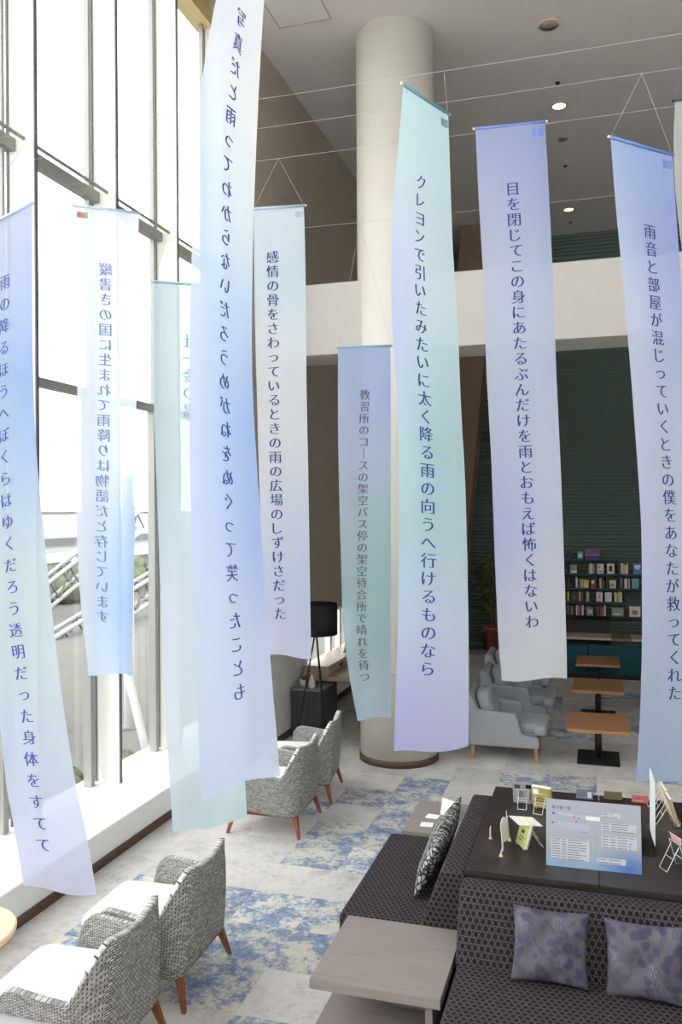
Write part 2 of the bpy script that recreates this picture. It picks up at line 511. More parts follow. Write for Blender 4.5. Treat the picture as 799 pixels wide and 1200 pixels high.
M = dict(
    wall_white=plain('white_paint', srgb(228, 227, 223), .7),
    wall_taupe=plain('taupe_wallcovering', srgb(166, 153, 140), .75, var=.03, bumpk=.1),
    ceiling=plain('ceiling_paint', srgb(212, 206, 202), .85, var=.02),
    column=plain('column_paint', srgb(214, 210, 201), .6, var=.03, scale=1.5),
    beam=plain('beam_paint', srgb(188, 183, 177), .7, var=.02),
    cream=plain('cream_paint', srgb(226, 208, 158), .6),
    sill=plain('sill_white', srgb(240, 240, 238), .4, var=.02),
    skirting=wood('skirting_brown', srgb(74, 54, 42), srgb(92, 68, 54), .5, 'Y'),
    fin=plain('fin_paint', srgb(236, 234, 226), .55, var=.02),
    alu=plain('grey_aluminium', srgb(150, 150, 146), .45, .3, var=.03),
    alu_dark=plain('dark_grey_edge', srgb(98, 98, 104), .5, var=.03),  # dark grey for the strips along the fin edges
    glass=glass_mat('window_glass'),
    acrylic=glass_mat('clear_acrylic', .05, (.985, .99, .99)),
    teal_wave=wave_wall('teal_wave_panel'),
    brown_plain=plain('brown_panel', srgb(124, 100, 84), .7),  # one even brown for the pillar, a ceiling fitting and a table inset
    carpet_grey=carpet('grey_carpet_tile', False),
    carpet_blue=carpet('blue_carpet_tile', True),
    banner=banner_mat(),
    ink=plain('navy_ink', srgb(48, 62, 122), .8, var=.02),
    ink_backlit_pale=plain('backlit_pale_ink', srgb(120, 140, 192), .8, var=.02),  # ink colour paled to imitate lettering backlit through the cloth
    ink_backlit=plain('backlit_blue_ink', srgb(62, 80, 148), .8, var=.02),  # navy ink with the backlight put into its colour
    ink_backlit_faint=plain('backlit_faint_ink', srgb(150, 166, 186), .8, var=.02),  # faintest ink, its paleness imitates backlight on the sheer banner
    ink_grey=plain('grey_ink', srgb(96, 98, 110), .8, var=.02),
    cord=plain('pale_cord', srgb(176, 174, 170), .6),
    rod_cap=plain('rod_cap', srgb(190, 190, 188), .4),
    ring=ring_fabric('ring_pattern_upholstery'),
    weave=weave_fabric('basket_weave'),
    cushion_white=plain('pale_seat_fabric', srgb(226, 224, 221), .9, var=.05, scale=30, bumpk=.2),
    leg_wood=wood('reddish_leg_wood', srgb(118, 66, 40), srgb(146, 86, 54), .45, 'Z'),
    leg_oak=wood('light_leg_wood', srgb(168, 116, 74), srgb(188, 136, 92), .5, 'Z'),
    grey_wood=wood('grey_ash_laminate', srgb(130, 122, 119), srgb(143, 134, 131), .5, 'X'),
    dark_wood=wood('dark_oak_laminate', srgb(38, 33, 32), srgb(60, 52, 50), .4, 'X'),
    oak=wood('oak_tabletop', srgb(154, 110, 74), srgb(176, 128, 90), .45, 'X'),
    light_wood=wood('birch_round_top', srgb(222, 190, 152), srgb(234, 206, 172), .45, 'X'),
    desk_wood=wood('beige_desk_laminate', srgb(168, 148, 130), srgb(188, 168, 150), .45, 'Y'),
    black_metal=plain('black_metal', srgb(34, 34, 36), .45, .2),
    black_shade=plain('black_lampshade', srgb(26, 26, 28), .85, bumpk=.2),
    slat_dark=wood('dark_slat_wood', srgb(58, 56, 60), srgb(82, 78, 82), .5, 'Z'),
    grey_felt=plain('grey_wool_upholstery', srgb(146, 150, 156), .95, var=.12, scale=90, bumpk=.3),
    teal_felt=plain('teal_upholstery', srgb(24, 72, 80), .95, var=.08, scale=60, bumpk=.2),
    shelf_teal=plain('teal_shelf_board', srgb(28, 62, 72), .5),
    floral=patch_fabric('purple_leaf_damask', srgb(88, 85, 95), srgb(72, 65, 90), srgb(128, 126, 134), 17),
    giraffe=patch_fabric('black_grey_crackle_fabric', srgb(44, 43, 46), srgb(172, 170, 170), srgb(60, 60, 62), 24, 'crackle'),
    paper=plain('white_paper', srgb(238, 238, 236), .6, var=.02),
    wire=plain('white_wire', srgb(226, 228, 226), .35),
    terracotta=plain('terracotta', srgb(150, 78, 58), .8),
    white_pot=plain('white_glaze', srgb(225, 224, 220), .3),
    leaf=plain('green_leaf', srgb(96, 112, 44), .5, var=.35, scale=14),
    stem=plain('brown_stem', srgb(112, 92, 62), .8),
    soil=plain('soil', srgb(60, 46, 36), .95),
    paving=plain('outdoor_paving', srgb(86, 85, 81), .9, var=.12, scale=1.2),
    hedge=plain('hedge_leaf', srgb(84, 96, 70), .8, var=.4, scale=9, bumpk=.5, bscale=12),
    ext_white=plain('exterior_white', srgb(170, 172, 174), .8, var=.02),
    ext_grey=plain('exterior_grey', srgb(88, 90, 92), .8),
    ext_green=plain('green_netting', srgb(70, 120, 76), .8),
    steel=plain('galvanised_steel', srgb(92, 94, 94), .6),
    post_white=plain('post_white', srgb(214, 215, 216), .5),
    steel_white=plain('white_steel', srgb(140, 142, 144), .5),
    black=plain('black_plastic', srgb(18, 18, 20), .5),
    lamp_warm=emit_mat('downlight_warm', srgb(255, 222, 206), 7.0),
    lamp_green=emit_mat('downlight_greenish', srgb(214, 226, 170), 2.2),
    trim_ring=plain('downlight_trim', srgb(196, 176, 164), .4),
    speaker=plain('speaker_grille', srgb(150, 140, 118), .7),
    tag=plain('label_patch', srgb(150, 160, 186), .8),
    red=plain('red_print', srgb(208, 84, 84), .7),
)


def colmat(name, c, rough=.6):
    k = name
    if k not in M: M[k] = plain(name, c, rough, var=.04)
    return M[k]
# ------------------------------------------------------------------ the room
CEIL, XW, XG, SILL = 8.65, -3.9, -4.75, .30
YB, YF, XR = 17.9, -3.2, 6.0
Y_WIN_END = 10.2

# floor: carpet tiles, each tile a face, two tile designs
BLUE = set()
def cells(x0, x1, y0, y1):
    for i in range(x0, x1):
        for j in range(y0, y1): BLUE.add((i, j))
cells(-3, 1, 1, 3); cells(-3, 0, 0, 1); cells(0, 1, -1, 0)
cells(-1, 1, 4, 6); cells(0, 1, 6, 9); cells(-1, 0, 7, 8)
cells(-2, -1, 6, 7)
cells(2, 4, 9, 10); cells(2, 4, 13, 14); cells(4, 6, 14, 15); cells(2, 3, 16, 18); cells(4, 6, 18, 19)
cells(0, 1, 18, 20); cells(-1, 0, 14, 15); cells(5, 7, 10, 11); cells(2, 4, 21, 22)
me = bpy.data.meshes.new('floor')
vs, fs, mi = [], [], []
for i in range(-4, 16):
    for j in range(-15, 27):
        x0, y0 = TX + i * TILE, TY + j * TILE
        x1, y1 = x0 + TILE, y0 + TILE
        x0, x1 = max(x0, -3.97), min(x1, XR); y0, y1 = max(y0, YF), min(y1, YB)
        if x1 <= x0 or y1 <= y0: continue
        o = len(vs)
        vs += [(x0, y0, 0), (x1, y0, 0), (x1, y1, 0), (x0, y1, 0)]
        fs.append((o, o + 1, o + 2, o + 3)); mi.append(1 if (i, j) in BLUE else 0)
me.from_pydata(vs, [], fs)
me.materials.append(M['carpet_grey']); me.materials.append(M['carpet_blue'])
for p, k in zip(me.polygons, mi): p.material_index = k
bm = bmesh.new(); bm.from_mesh(me); bmesh.ops.remove_doubles(bm, verts=bm.verts, dist=1e-4); bm.to_mesh(me); bm.free()
fl = bpy.data.objects.new('floor', me); COL.objects.link(fl); fl['kind'] = 'structure'

# ceiling (stops short of the glass: the strip there is a raised recess)
struct('ceiling', MB().box(XW, XR, YF, YB, CEIL, CEIL + .2), M['ceiling'])
struct('trim_40', MB().box(XG - .3, XW, YF, YB, 9.75, 9.95).box(XW, XW + .1, YF, YB, CEIL + .2, 9.75), M['cream'])
# window wall
struct('trim_41', MB().box(XG - .15, -3.97, YF, Y_WIN_END + .5, -.2, SILL), M['sill'], bevel=.01)
struct('trim_1', MB().box(XG - .12, XG + .12, YF, Y_WIN_END, 9.13, 9.33).box(XG - .12, XG - .02, YF, Y_WIN_END, 9.33, 9.75), M['cream'])
struct('trim_2', MB().box(XG - .03, XG + .07, YF, Y_WIN_END, 6.02, 6.13), M['alu'], bevel=.01)
struct('trim_3', MB().box(XG - .03, XG + .07, YF, Y_WIN_END, 4.08, 4.16), M['alu'], bevel=.01)
k = 4
FIN0, PITCH = 5.985, 1.25
for n in range(-7, 4):
    y = FIN0 + n * PITCH
    f = struct('trim_%d' % k, MB().box(XG, XG + .25, y - .016, y + .016, SILL, 9.75), M['fin']); k += 1
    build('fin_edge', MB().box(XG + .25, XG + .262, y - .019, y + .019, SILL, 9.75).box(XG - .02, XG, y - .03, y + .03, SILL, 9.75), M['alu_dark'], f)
    mu = struct('trim_%d' % k, MB().box(XG - .03, XG + .03, y - .135, y - .10, SILL, 9.13), M['alu'], bevel=.006); k += 1
    # heavier opening-light frame under the lower transom
    fr = struct('trim_%d' % k, MB().box(XG - .03, XG + .06, y - .21, y - .165, SILL, 4.1).box(XG - .03, XG + .04, y - .155, y - .12, SILL, 4.1), M['alu'], bevel=.006); k += 1
w = 1
for n in range(-7, 4):
    y0 = FIN0 + n * PITCH; y1 = y0 + PITCH
    y0 = max(y0, YF); y1 = min(y1, Y_WIN_END)
    if y1 - y0 < .1: continue
    struct('window_%d' % w, MB().box(XG - .012, XG - .004, y0, y1, SILL, 9.13), M['glass']); w += 1
# outer masonry closing the facade above and past the glass
struct('wall_left', MB().box(XG - .15, XW - .12, Y_WIN_END, Y_WIN_END + .15, SILL, 9.75), M['wall_taupe'])
# taupe wall with a low window by the desk
WY0, WY1, WZ0, WZ1 = 11.04, 14.2, .74, 1.46
wl = MB()
wl.box(XW - .12, XW, 8.9, WY0, WZ1, 9.75).box(XW - .12, XW, WY1, YB, 0, 9.75)
wl.box(XW - .12, XW, WY0, WY1, WZ1, 9.75)
struct('wall_left', wl, M['wall_taupe'])
struct('wall_left', MB().box(XW - .12, XW, 8.9, WY0, 0, WZ1).box(XW - .12, XW, WY0, WY1, 0, WZ0), M['wall_white'])
wf = MB()
wf.box(XW - .12, XW + .01, WY0, WY0 + .05, WZ0, WZ1).box(XW - .12, XW + .01, WY1 - .05, WY1, WZ0, WZ1)
wf.box(XW - .12, XW + .01, WY0, WY1, WZ1 - .04, WZ1).box(XW - .12, XW + .03, WY0, WY1, WZ0, WZ0 + .03)
for y in (12.25, 12.75, 13.4): wf.box(XW - .1, XW - .02, y - .05, y + .05, WZ0, WZ1)
wfo = struct('window_20', wf, M['sill'])
build('pane', MB().box(XW - .07, XW - .062, WY0 + .05, WY1 - .05, WZ0, WZ1), M['glass'], wfo)
struct('baseboard_left', MB().box(-3.99, -3.955, YF, Y_WIN_END, 0, .075).box(XW, XW + .02, 8.9, YB, 0, .09), M['skirting'])
# other walls
struct('wall_back', MB().box(-4.0, XR, YB, YB + .15, 0, CEIL), M['teal_wave'])
struct('wall_right', MB().box(XR, XR + .15, YF, YB, 0, CEIL), M['wall_white'])
wfr = MB().box(XG, XR, YF - .15, YF, 0, 2.3).box(XG, XR, YF - .15, YF, 8.4, 9.75)  # unseen front wall, left open in the middle for added fill light
for x in (XG + .2, -1.2, 2.4, XR - .2): wfr.box(x - .2, x + .2, YF - .15, YF, 2.3, 8.4)
struct('wall_front', wfr, M['wall_white'])
struct('window_21', MB().box(XG, XR, YF - .08, YF - .07, 2.3, 8.4), M['glass'])  # unseen window added behind the camera to brighten the interior
struct('baseboard_back', MB().box(-3.9, XR, YB - .02, YB, 0, .1), M['skirting'])
# beam across the hall
struct('trim_42', MB().box(XW, XR, 9.5, 10.2, 4.83, 5.68), M['beam'], bevel=.01)
# mezzanine under the photographer: slab, parapet and its handrail
struct('floor', MB().box(XW, XR, YF, .80, 1.0, 1.2), M['wall_white'])
pp = struct('trim_43', MB().box(XW, XR, .80, .88, 1.0, 2.27), M['wall_white'])
build('handrail', MB().tube([(XW, .875, 2.280), (XR, .875, 2.280)], .037, 12), M['steel_white'], pp, smooth=True)
# round column
cx, cy, crad = -2.29, 9.81, .462
colm = thing('column', 'thick round pale column rising from the carpet to the ceiling', 'column')
shaft = build('shaft', MB().lathe([(crad, 0), (crad, CEIL)], (cx, cy, 0), 64), M['column'], colm)
for p in shaft.data.polygons: p.use_smooth = len(p.vertices) == 4
build('column_seam', MB().lathe([(crad + .002, 1.1), (crad + .002, 1.106)], (cx, cy, 0), 64), M['ceiling'], colm)
build('baseboard_ring', MB().lathe([(crad + .012, 0), (crad + .012, .075), (crad, .078)], (cx, cy, 0), 64), M['skirting'], colm, smooth=True)
# leaning square pillar by the back wall
pm = MB()
for (a, b) in [(0, 1)]:
    pass
bx0, bx1 = -3.42, -2.70
tx0, tx1 = -2.55, -1.86
pm._add([(bx0, 16.7, 0), (bx1, 16.7, 0), (bx1, 17.3, 0), (bx0, 17.3, 0), (tx0, 16.7, CEIL), (tx1, 16.7, CEIL), (tx1, 17.3, CEIL), (tx0, 17.3, CEIL)],
        [(3, 2, 1, 0), (4, 5, 6, 7), (0, 1, 5, 4), (1, 2, 6, 5), (2, 3, 7, 6), (3, 0, 4, 7)])
tag(build('leaning_pillar', pm, M['brown_plain']), 'leaning square brown pillar before the wavy teal back wall', 'pillar')

# ceiling fittings
hatch = thing('ceiling_hatch', 'square access hatch outlined in the pale ceiling beside the round column', 'hatch')
build('panel', MB().box(-3.52, -2.90, 8.60, 9.20, CEIL - .006, CEIL - .001), M['ceiling'], hatch)
hf = MB()
for a in ((-3.53, -2.89, 9.20, 9.212), (-3.53, -2.89, 8.588, 8.60), (-3.532, -3.52, 8.59, 9.21), (-2.90, -2.888, 8.59, 9.21)):
    hf.box(a[0], a[1], a[2], a[3], CEIL - .009, CEIL)
build('hatch_frame', hf, M['wall_taupe'], hatch)

def downlight(y, mt, label, r=.11):
    t = thing('downlight', label, 'ceiling light', (-.47, y, CEIL), group='round ceiling fittings in one row')
    build('trim', MB().lathe([(r - .02, -.004), (r - .018, -.012), (r + .02, -.008), (r + .022, -.0005)], n=32), M['trim_ring'], t, smooth=True)
    build('bulb', MB().lathe([(r - .022, -.009), (r * .5, -.004)], n=32), mt, t)
    return t
downlight(12.17, M['lamp_warm'], 'bright pinkish round downlight, the most brightly lit fitting in the grey ceiling')
downlight(16.41, M['lamp_green'], 'dim greenish round downlight in the grey ceiling near the teal back wall')
t = thing('ceiling_speaker', 'tan round speaker grille in the ceiling, the largest fitting in its row', 'ceiling speaker', (-.5, 10.09, CEIL), group='round ceiling fittings in one row')
build('rim', MB().lathe([(.12, -.0005), (.125, -.014), (.105, -.016)], n=32), M['trim_ring'], t, smooth=True)
build('grille', MB().lathe([(.104, -.018), (.03, -.024)], n=32), M['speaker'], t, smooth=True)
t = thing('ceiling_speaker', 'dull unlit round fitting in the ceiling just behind the bright downlight', 'ceiling speaker', (-.46, 13.25, CEIL), group='round ceiling fittings in one row')
build('rim', MB().lathe([(.075, -.0005), (.078, -.012), (.065, -.012)], n=24), M['wall_taupe'], t, smooth=True)
build('grille', MB().lathe([(.064, -.014), (.02, -.018)], n=24), M['brown_plain'], t, smooth=True)
for y, lb in ((11.5, 'tiny black sprinkler head in the ceiling before the bright downlight'),
              (14.31, 'tiny black sprinkler head in the ceiling between the two downlights'),
              (17.14, 'tiny black sprinkler head in the ceiling right by the teal wall')):
    tag(build('sprinkler_head', MB().lathe([(.03, -.0005), (.03, -.008), (.012, -.01), (.012, -.022), (.02, -.024), (.02, -.028)], n=12), M['black'], loc=(-.46, y, CEIL)), lb, 'sprinkler', 'sprinkler heads in the ceiling')

# rail running past the window fins
rail = tag(build('safety_rail', MB().tube([(XG + .15, YF, 6.12), (XG + .15, Y_WIN_END, 6.12)], .017, 8), M['alu'], smooth=True),
           'thin grey metal rail running along the tall windows above the grey transom', 'rail')

# ------------------------------------------------------------------ outdoors
GZ = -.12
struct('floor', MB().box(-45, XG - .15, -20, 60, GZ - .3, GZ), M['paving'])
def rough_hedge(name, x0, x1, y0, y1, z0, z1, label, mt='hedge', n=60):
    mb = MB()
    def blob(c, r):
        def fn(u, v):
            a, b = 2 * PI * u, -PI / 2 + PI * v
            k = r * (1 + .25 * math.sin(5 * a + c[0] * 9) * math.sin(4 * b + c[1] * 7))
            return (c[0] + k * math.cos(b) * math.cos(a), c[1] + k * math.cos(b) * math.sin(a), c[2] + k * math.sin(b))
        mb.grid(fn, 12, 7)
    rr = random.Random(3)
    for _ in range(n):
        r = rr.uniform(.6, 1.0) * min(x1 - x0, y1 - y0, z1 - z0) * .5
        blob((rr.uniform(x0 + r * .6, x1 - r * .6), rr.uniform(y0, y1), rr.uniform(z0 + r * .4, z1 - r)), r)
    return tag(build(name, mb, M[mt], smooth=True), label, 'hedge')
rough_hedge('hedge', -18.6, -17.0, 10, 34, GZ, 1.2, 'green clipped hedge across the yard outside the window', n=90)
rough_hedge('grass_verge', -5.6, -5.0, 2, 8.9, GZ, .18, 'low green planting strip at the foot of the windows outside', n=90)
# pale building across the yard
bld = thing('building', 'pale flat roofed building across the yard seen through the windows', 'building', (-24, 22, GZ))
build('wall', MB().box(-6, 0, -18, 30, 0, 1.75), M['ext_white'], bld)
build('eave_band', MB().box(-6.2, .25, -18.3, 30.3, 1.62, 1.95), M['ext_grey'], bld)
build('upper_wall', MB().box(-6.1, .15, -18.2, 30.2, 1.95, 3.1), M['ext_white'], bld)
build('roof_edge', MB().box(-6.2, .25, -18.3, 30.3, 3.1, 3.17), M['ext_grey'], bld)
build('canopy', MB().prism([(0, 1.3), (1.4, 1.0), (1.4, .93), (0, 1.2)], 'y', -18, 30), M['ext_white'], bld)
tag(build('green_sheet', MB().box(-19.2, -19.15, 18.2, 19.3, GZ, .75), M['ext_green']), 'bright green sheet fixed behind the steel truss outdoors', 'sheet')
def truss(x, y0, z0, y1, z1, label, h=.75, n=7, x1=None):
    t = thing('steel_truss', label, 'truss', (x, y0, z0), group='sloping steel trusses outdoors')
    d = Vector(((x1 - x) if x1 is not None else 0, y1 - y0, z1 - z0)); up = Vector((0, 0, h)); off = Vector((.35, 0, 0))
    ch = MB()
    for o_ in (Vector(), up, off, up + off): ch.tube([o_, d + o_], .06, 8)
    build('chord', ch, M['steel_white'], t)
    br = MB()
    for i in range(n):
        a, b = d * (i / n), d * ((i + 1) / n)
        md_ = (a + b) / 2
        for o_ in (Vector(), off):
            br.tube([a + o_, md_ + up + o_], .03, 6); br.tube([md_ + up + o_, b + o_], .03, 6)
        br.tube([a, a + off], .03, 6); br.tube([md_ + up, md_ + up + off], .03, 6)
    build('web_bar', br, M['steel'], t)
    return t
truss(-15.5, 10.5, -3.9, 26, 2.4, 'long lattice steel truss sloping up outdoors, the upper and farther one', n=16)
truss(-13.0, 13.5, -1.7, 27, 1.5, 'lower lattice steel truss sloping up outdoors, the nearer one', n=14, h=.7)
t = thing('steel_post', 'thick white round post standing in the paved yard outdoors', 'post', (-6.40, 10.53, GZ))
build('shaft', MB().lathe([(.075, 0), (.075, 3.6)], n=24), M['post_white'], t, smooth=True)
build('base_plate', MB().lathe([(.12, 0), (.12, .02), (.08, .03)], n=24), M['steel'], t)
tag(build('steel_strut', MB().tube([(-6.67, 10.28, 2.22), (-5.42, 9.34, GZ)], .055, 10), M['post_white'], smooth=True),
    'white diagonal strut leaning beside the thick white post outdoors', 'strut')
# ------------------------------------------------------------------ wires and banners
WIRES = {0: 3.72, 1: 5.20, 2: 5.60, 3: 6.12, 4: 7.70}
WZ = 5.75
for k_, lb in ((0, 'thin wire strung overhead carrying the big near banner'),
               (1, 'thin pale wire strung across the hall, highest of those crossing the column'),
               (2, 'thin pale wire strung across the hall, second from the top across the column'),
               (3, 'thin pale wire strung across the hall, third from the top across the column'),
               (4, 'thin pale wire strung across the hall, lowest and farthest back')):
    pts = [(XG + .2 + (XR - XG - .2) * i / 24, WIRES[k_], WZ - .0 - .05 * math.sin(PI * i / 24)) for i in range(25)]
    tag(build('suspension_wire', MB().tube(pts, .0014, 4), M['cord']), lb, 'wire', 'wires that carry the banners')

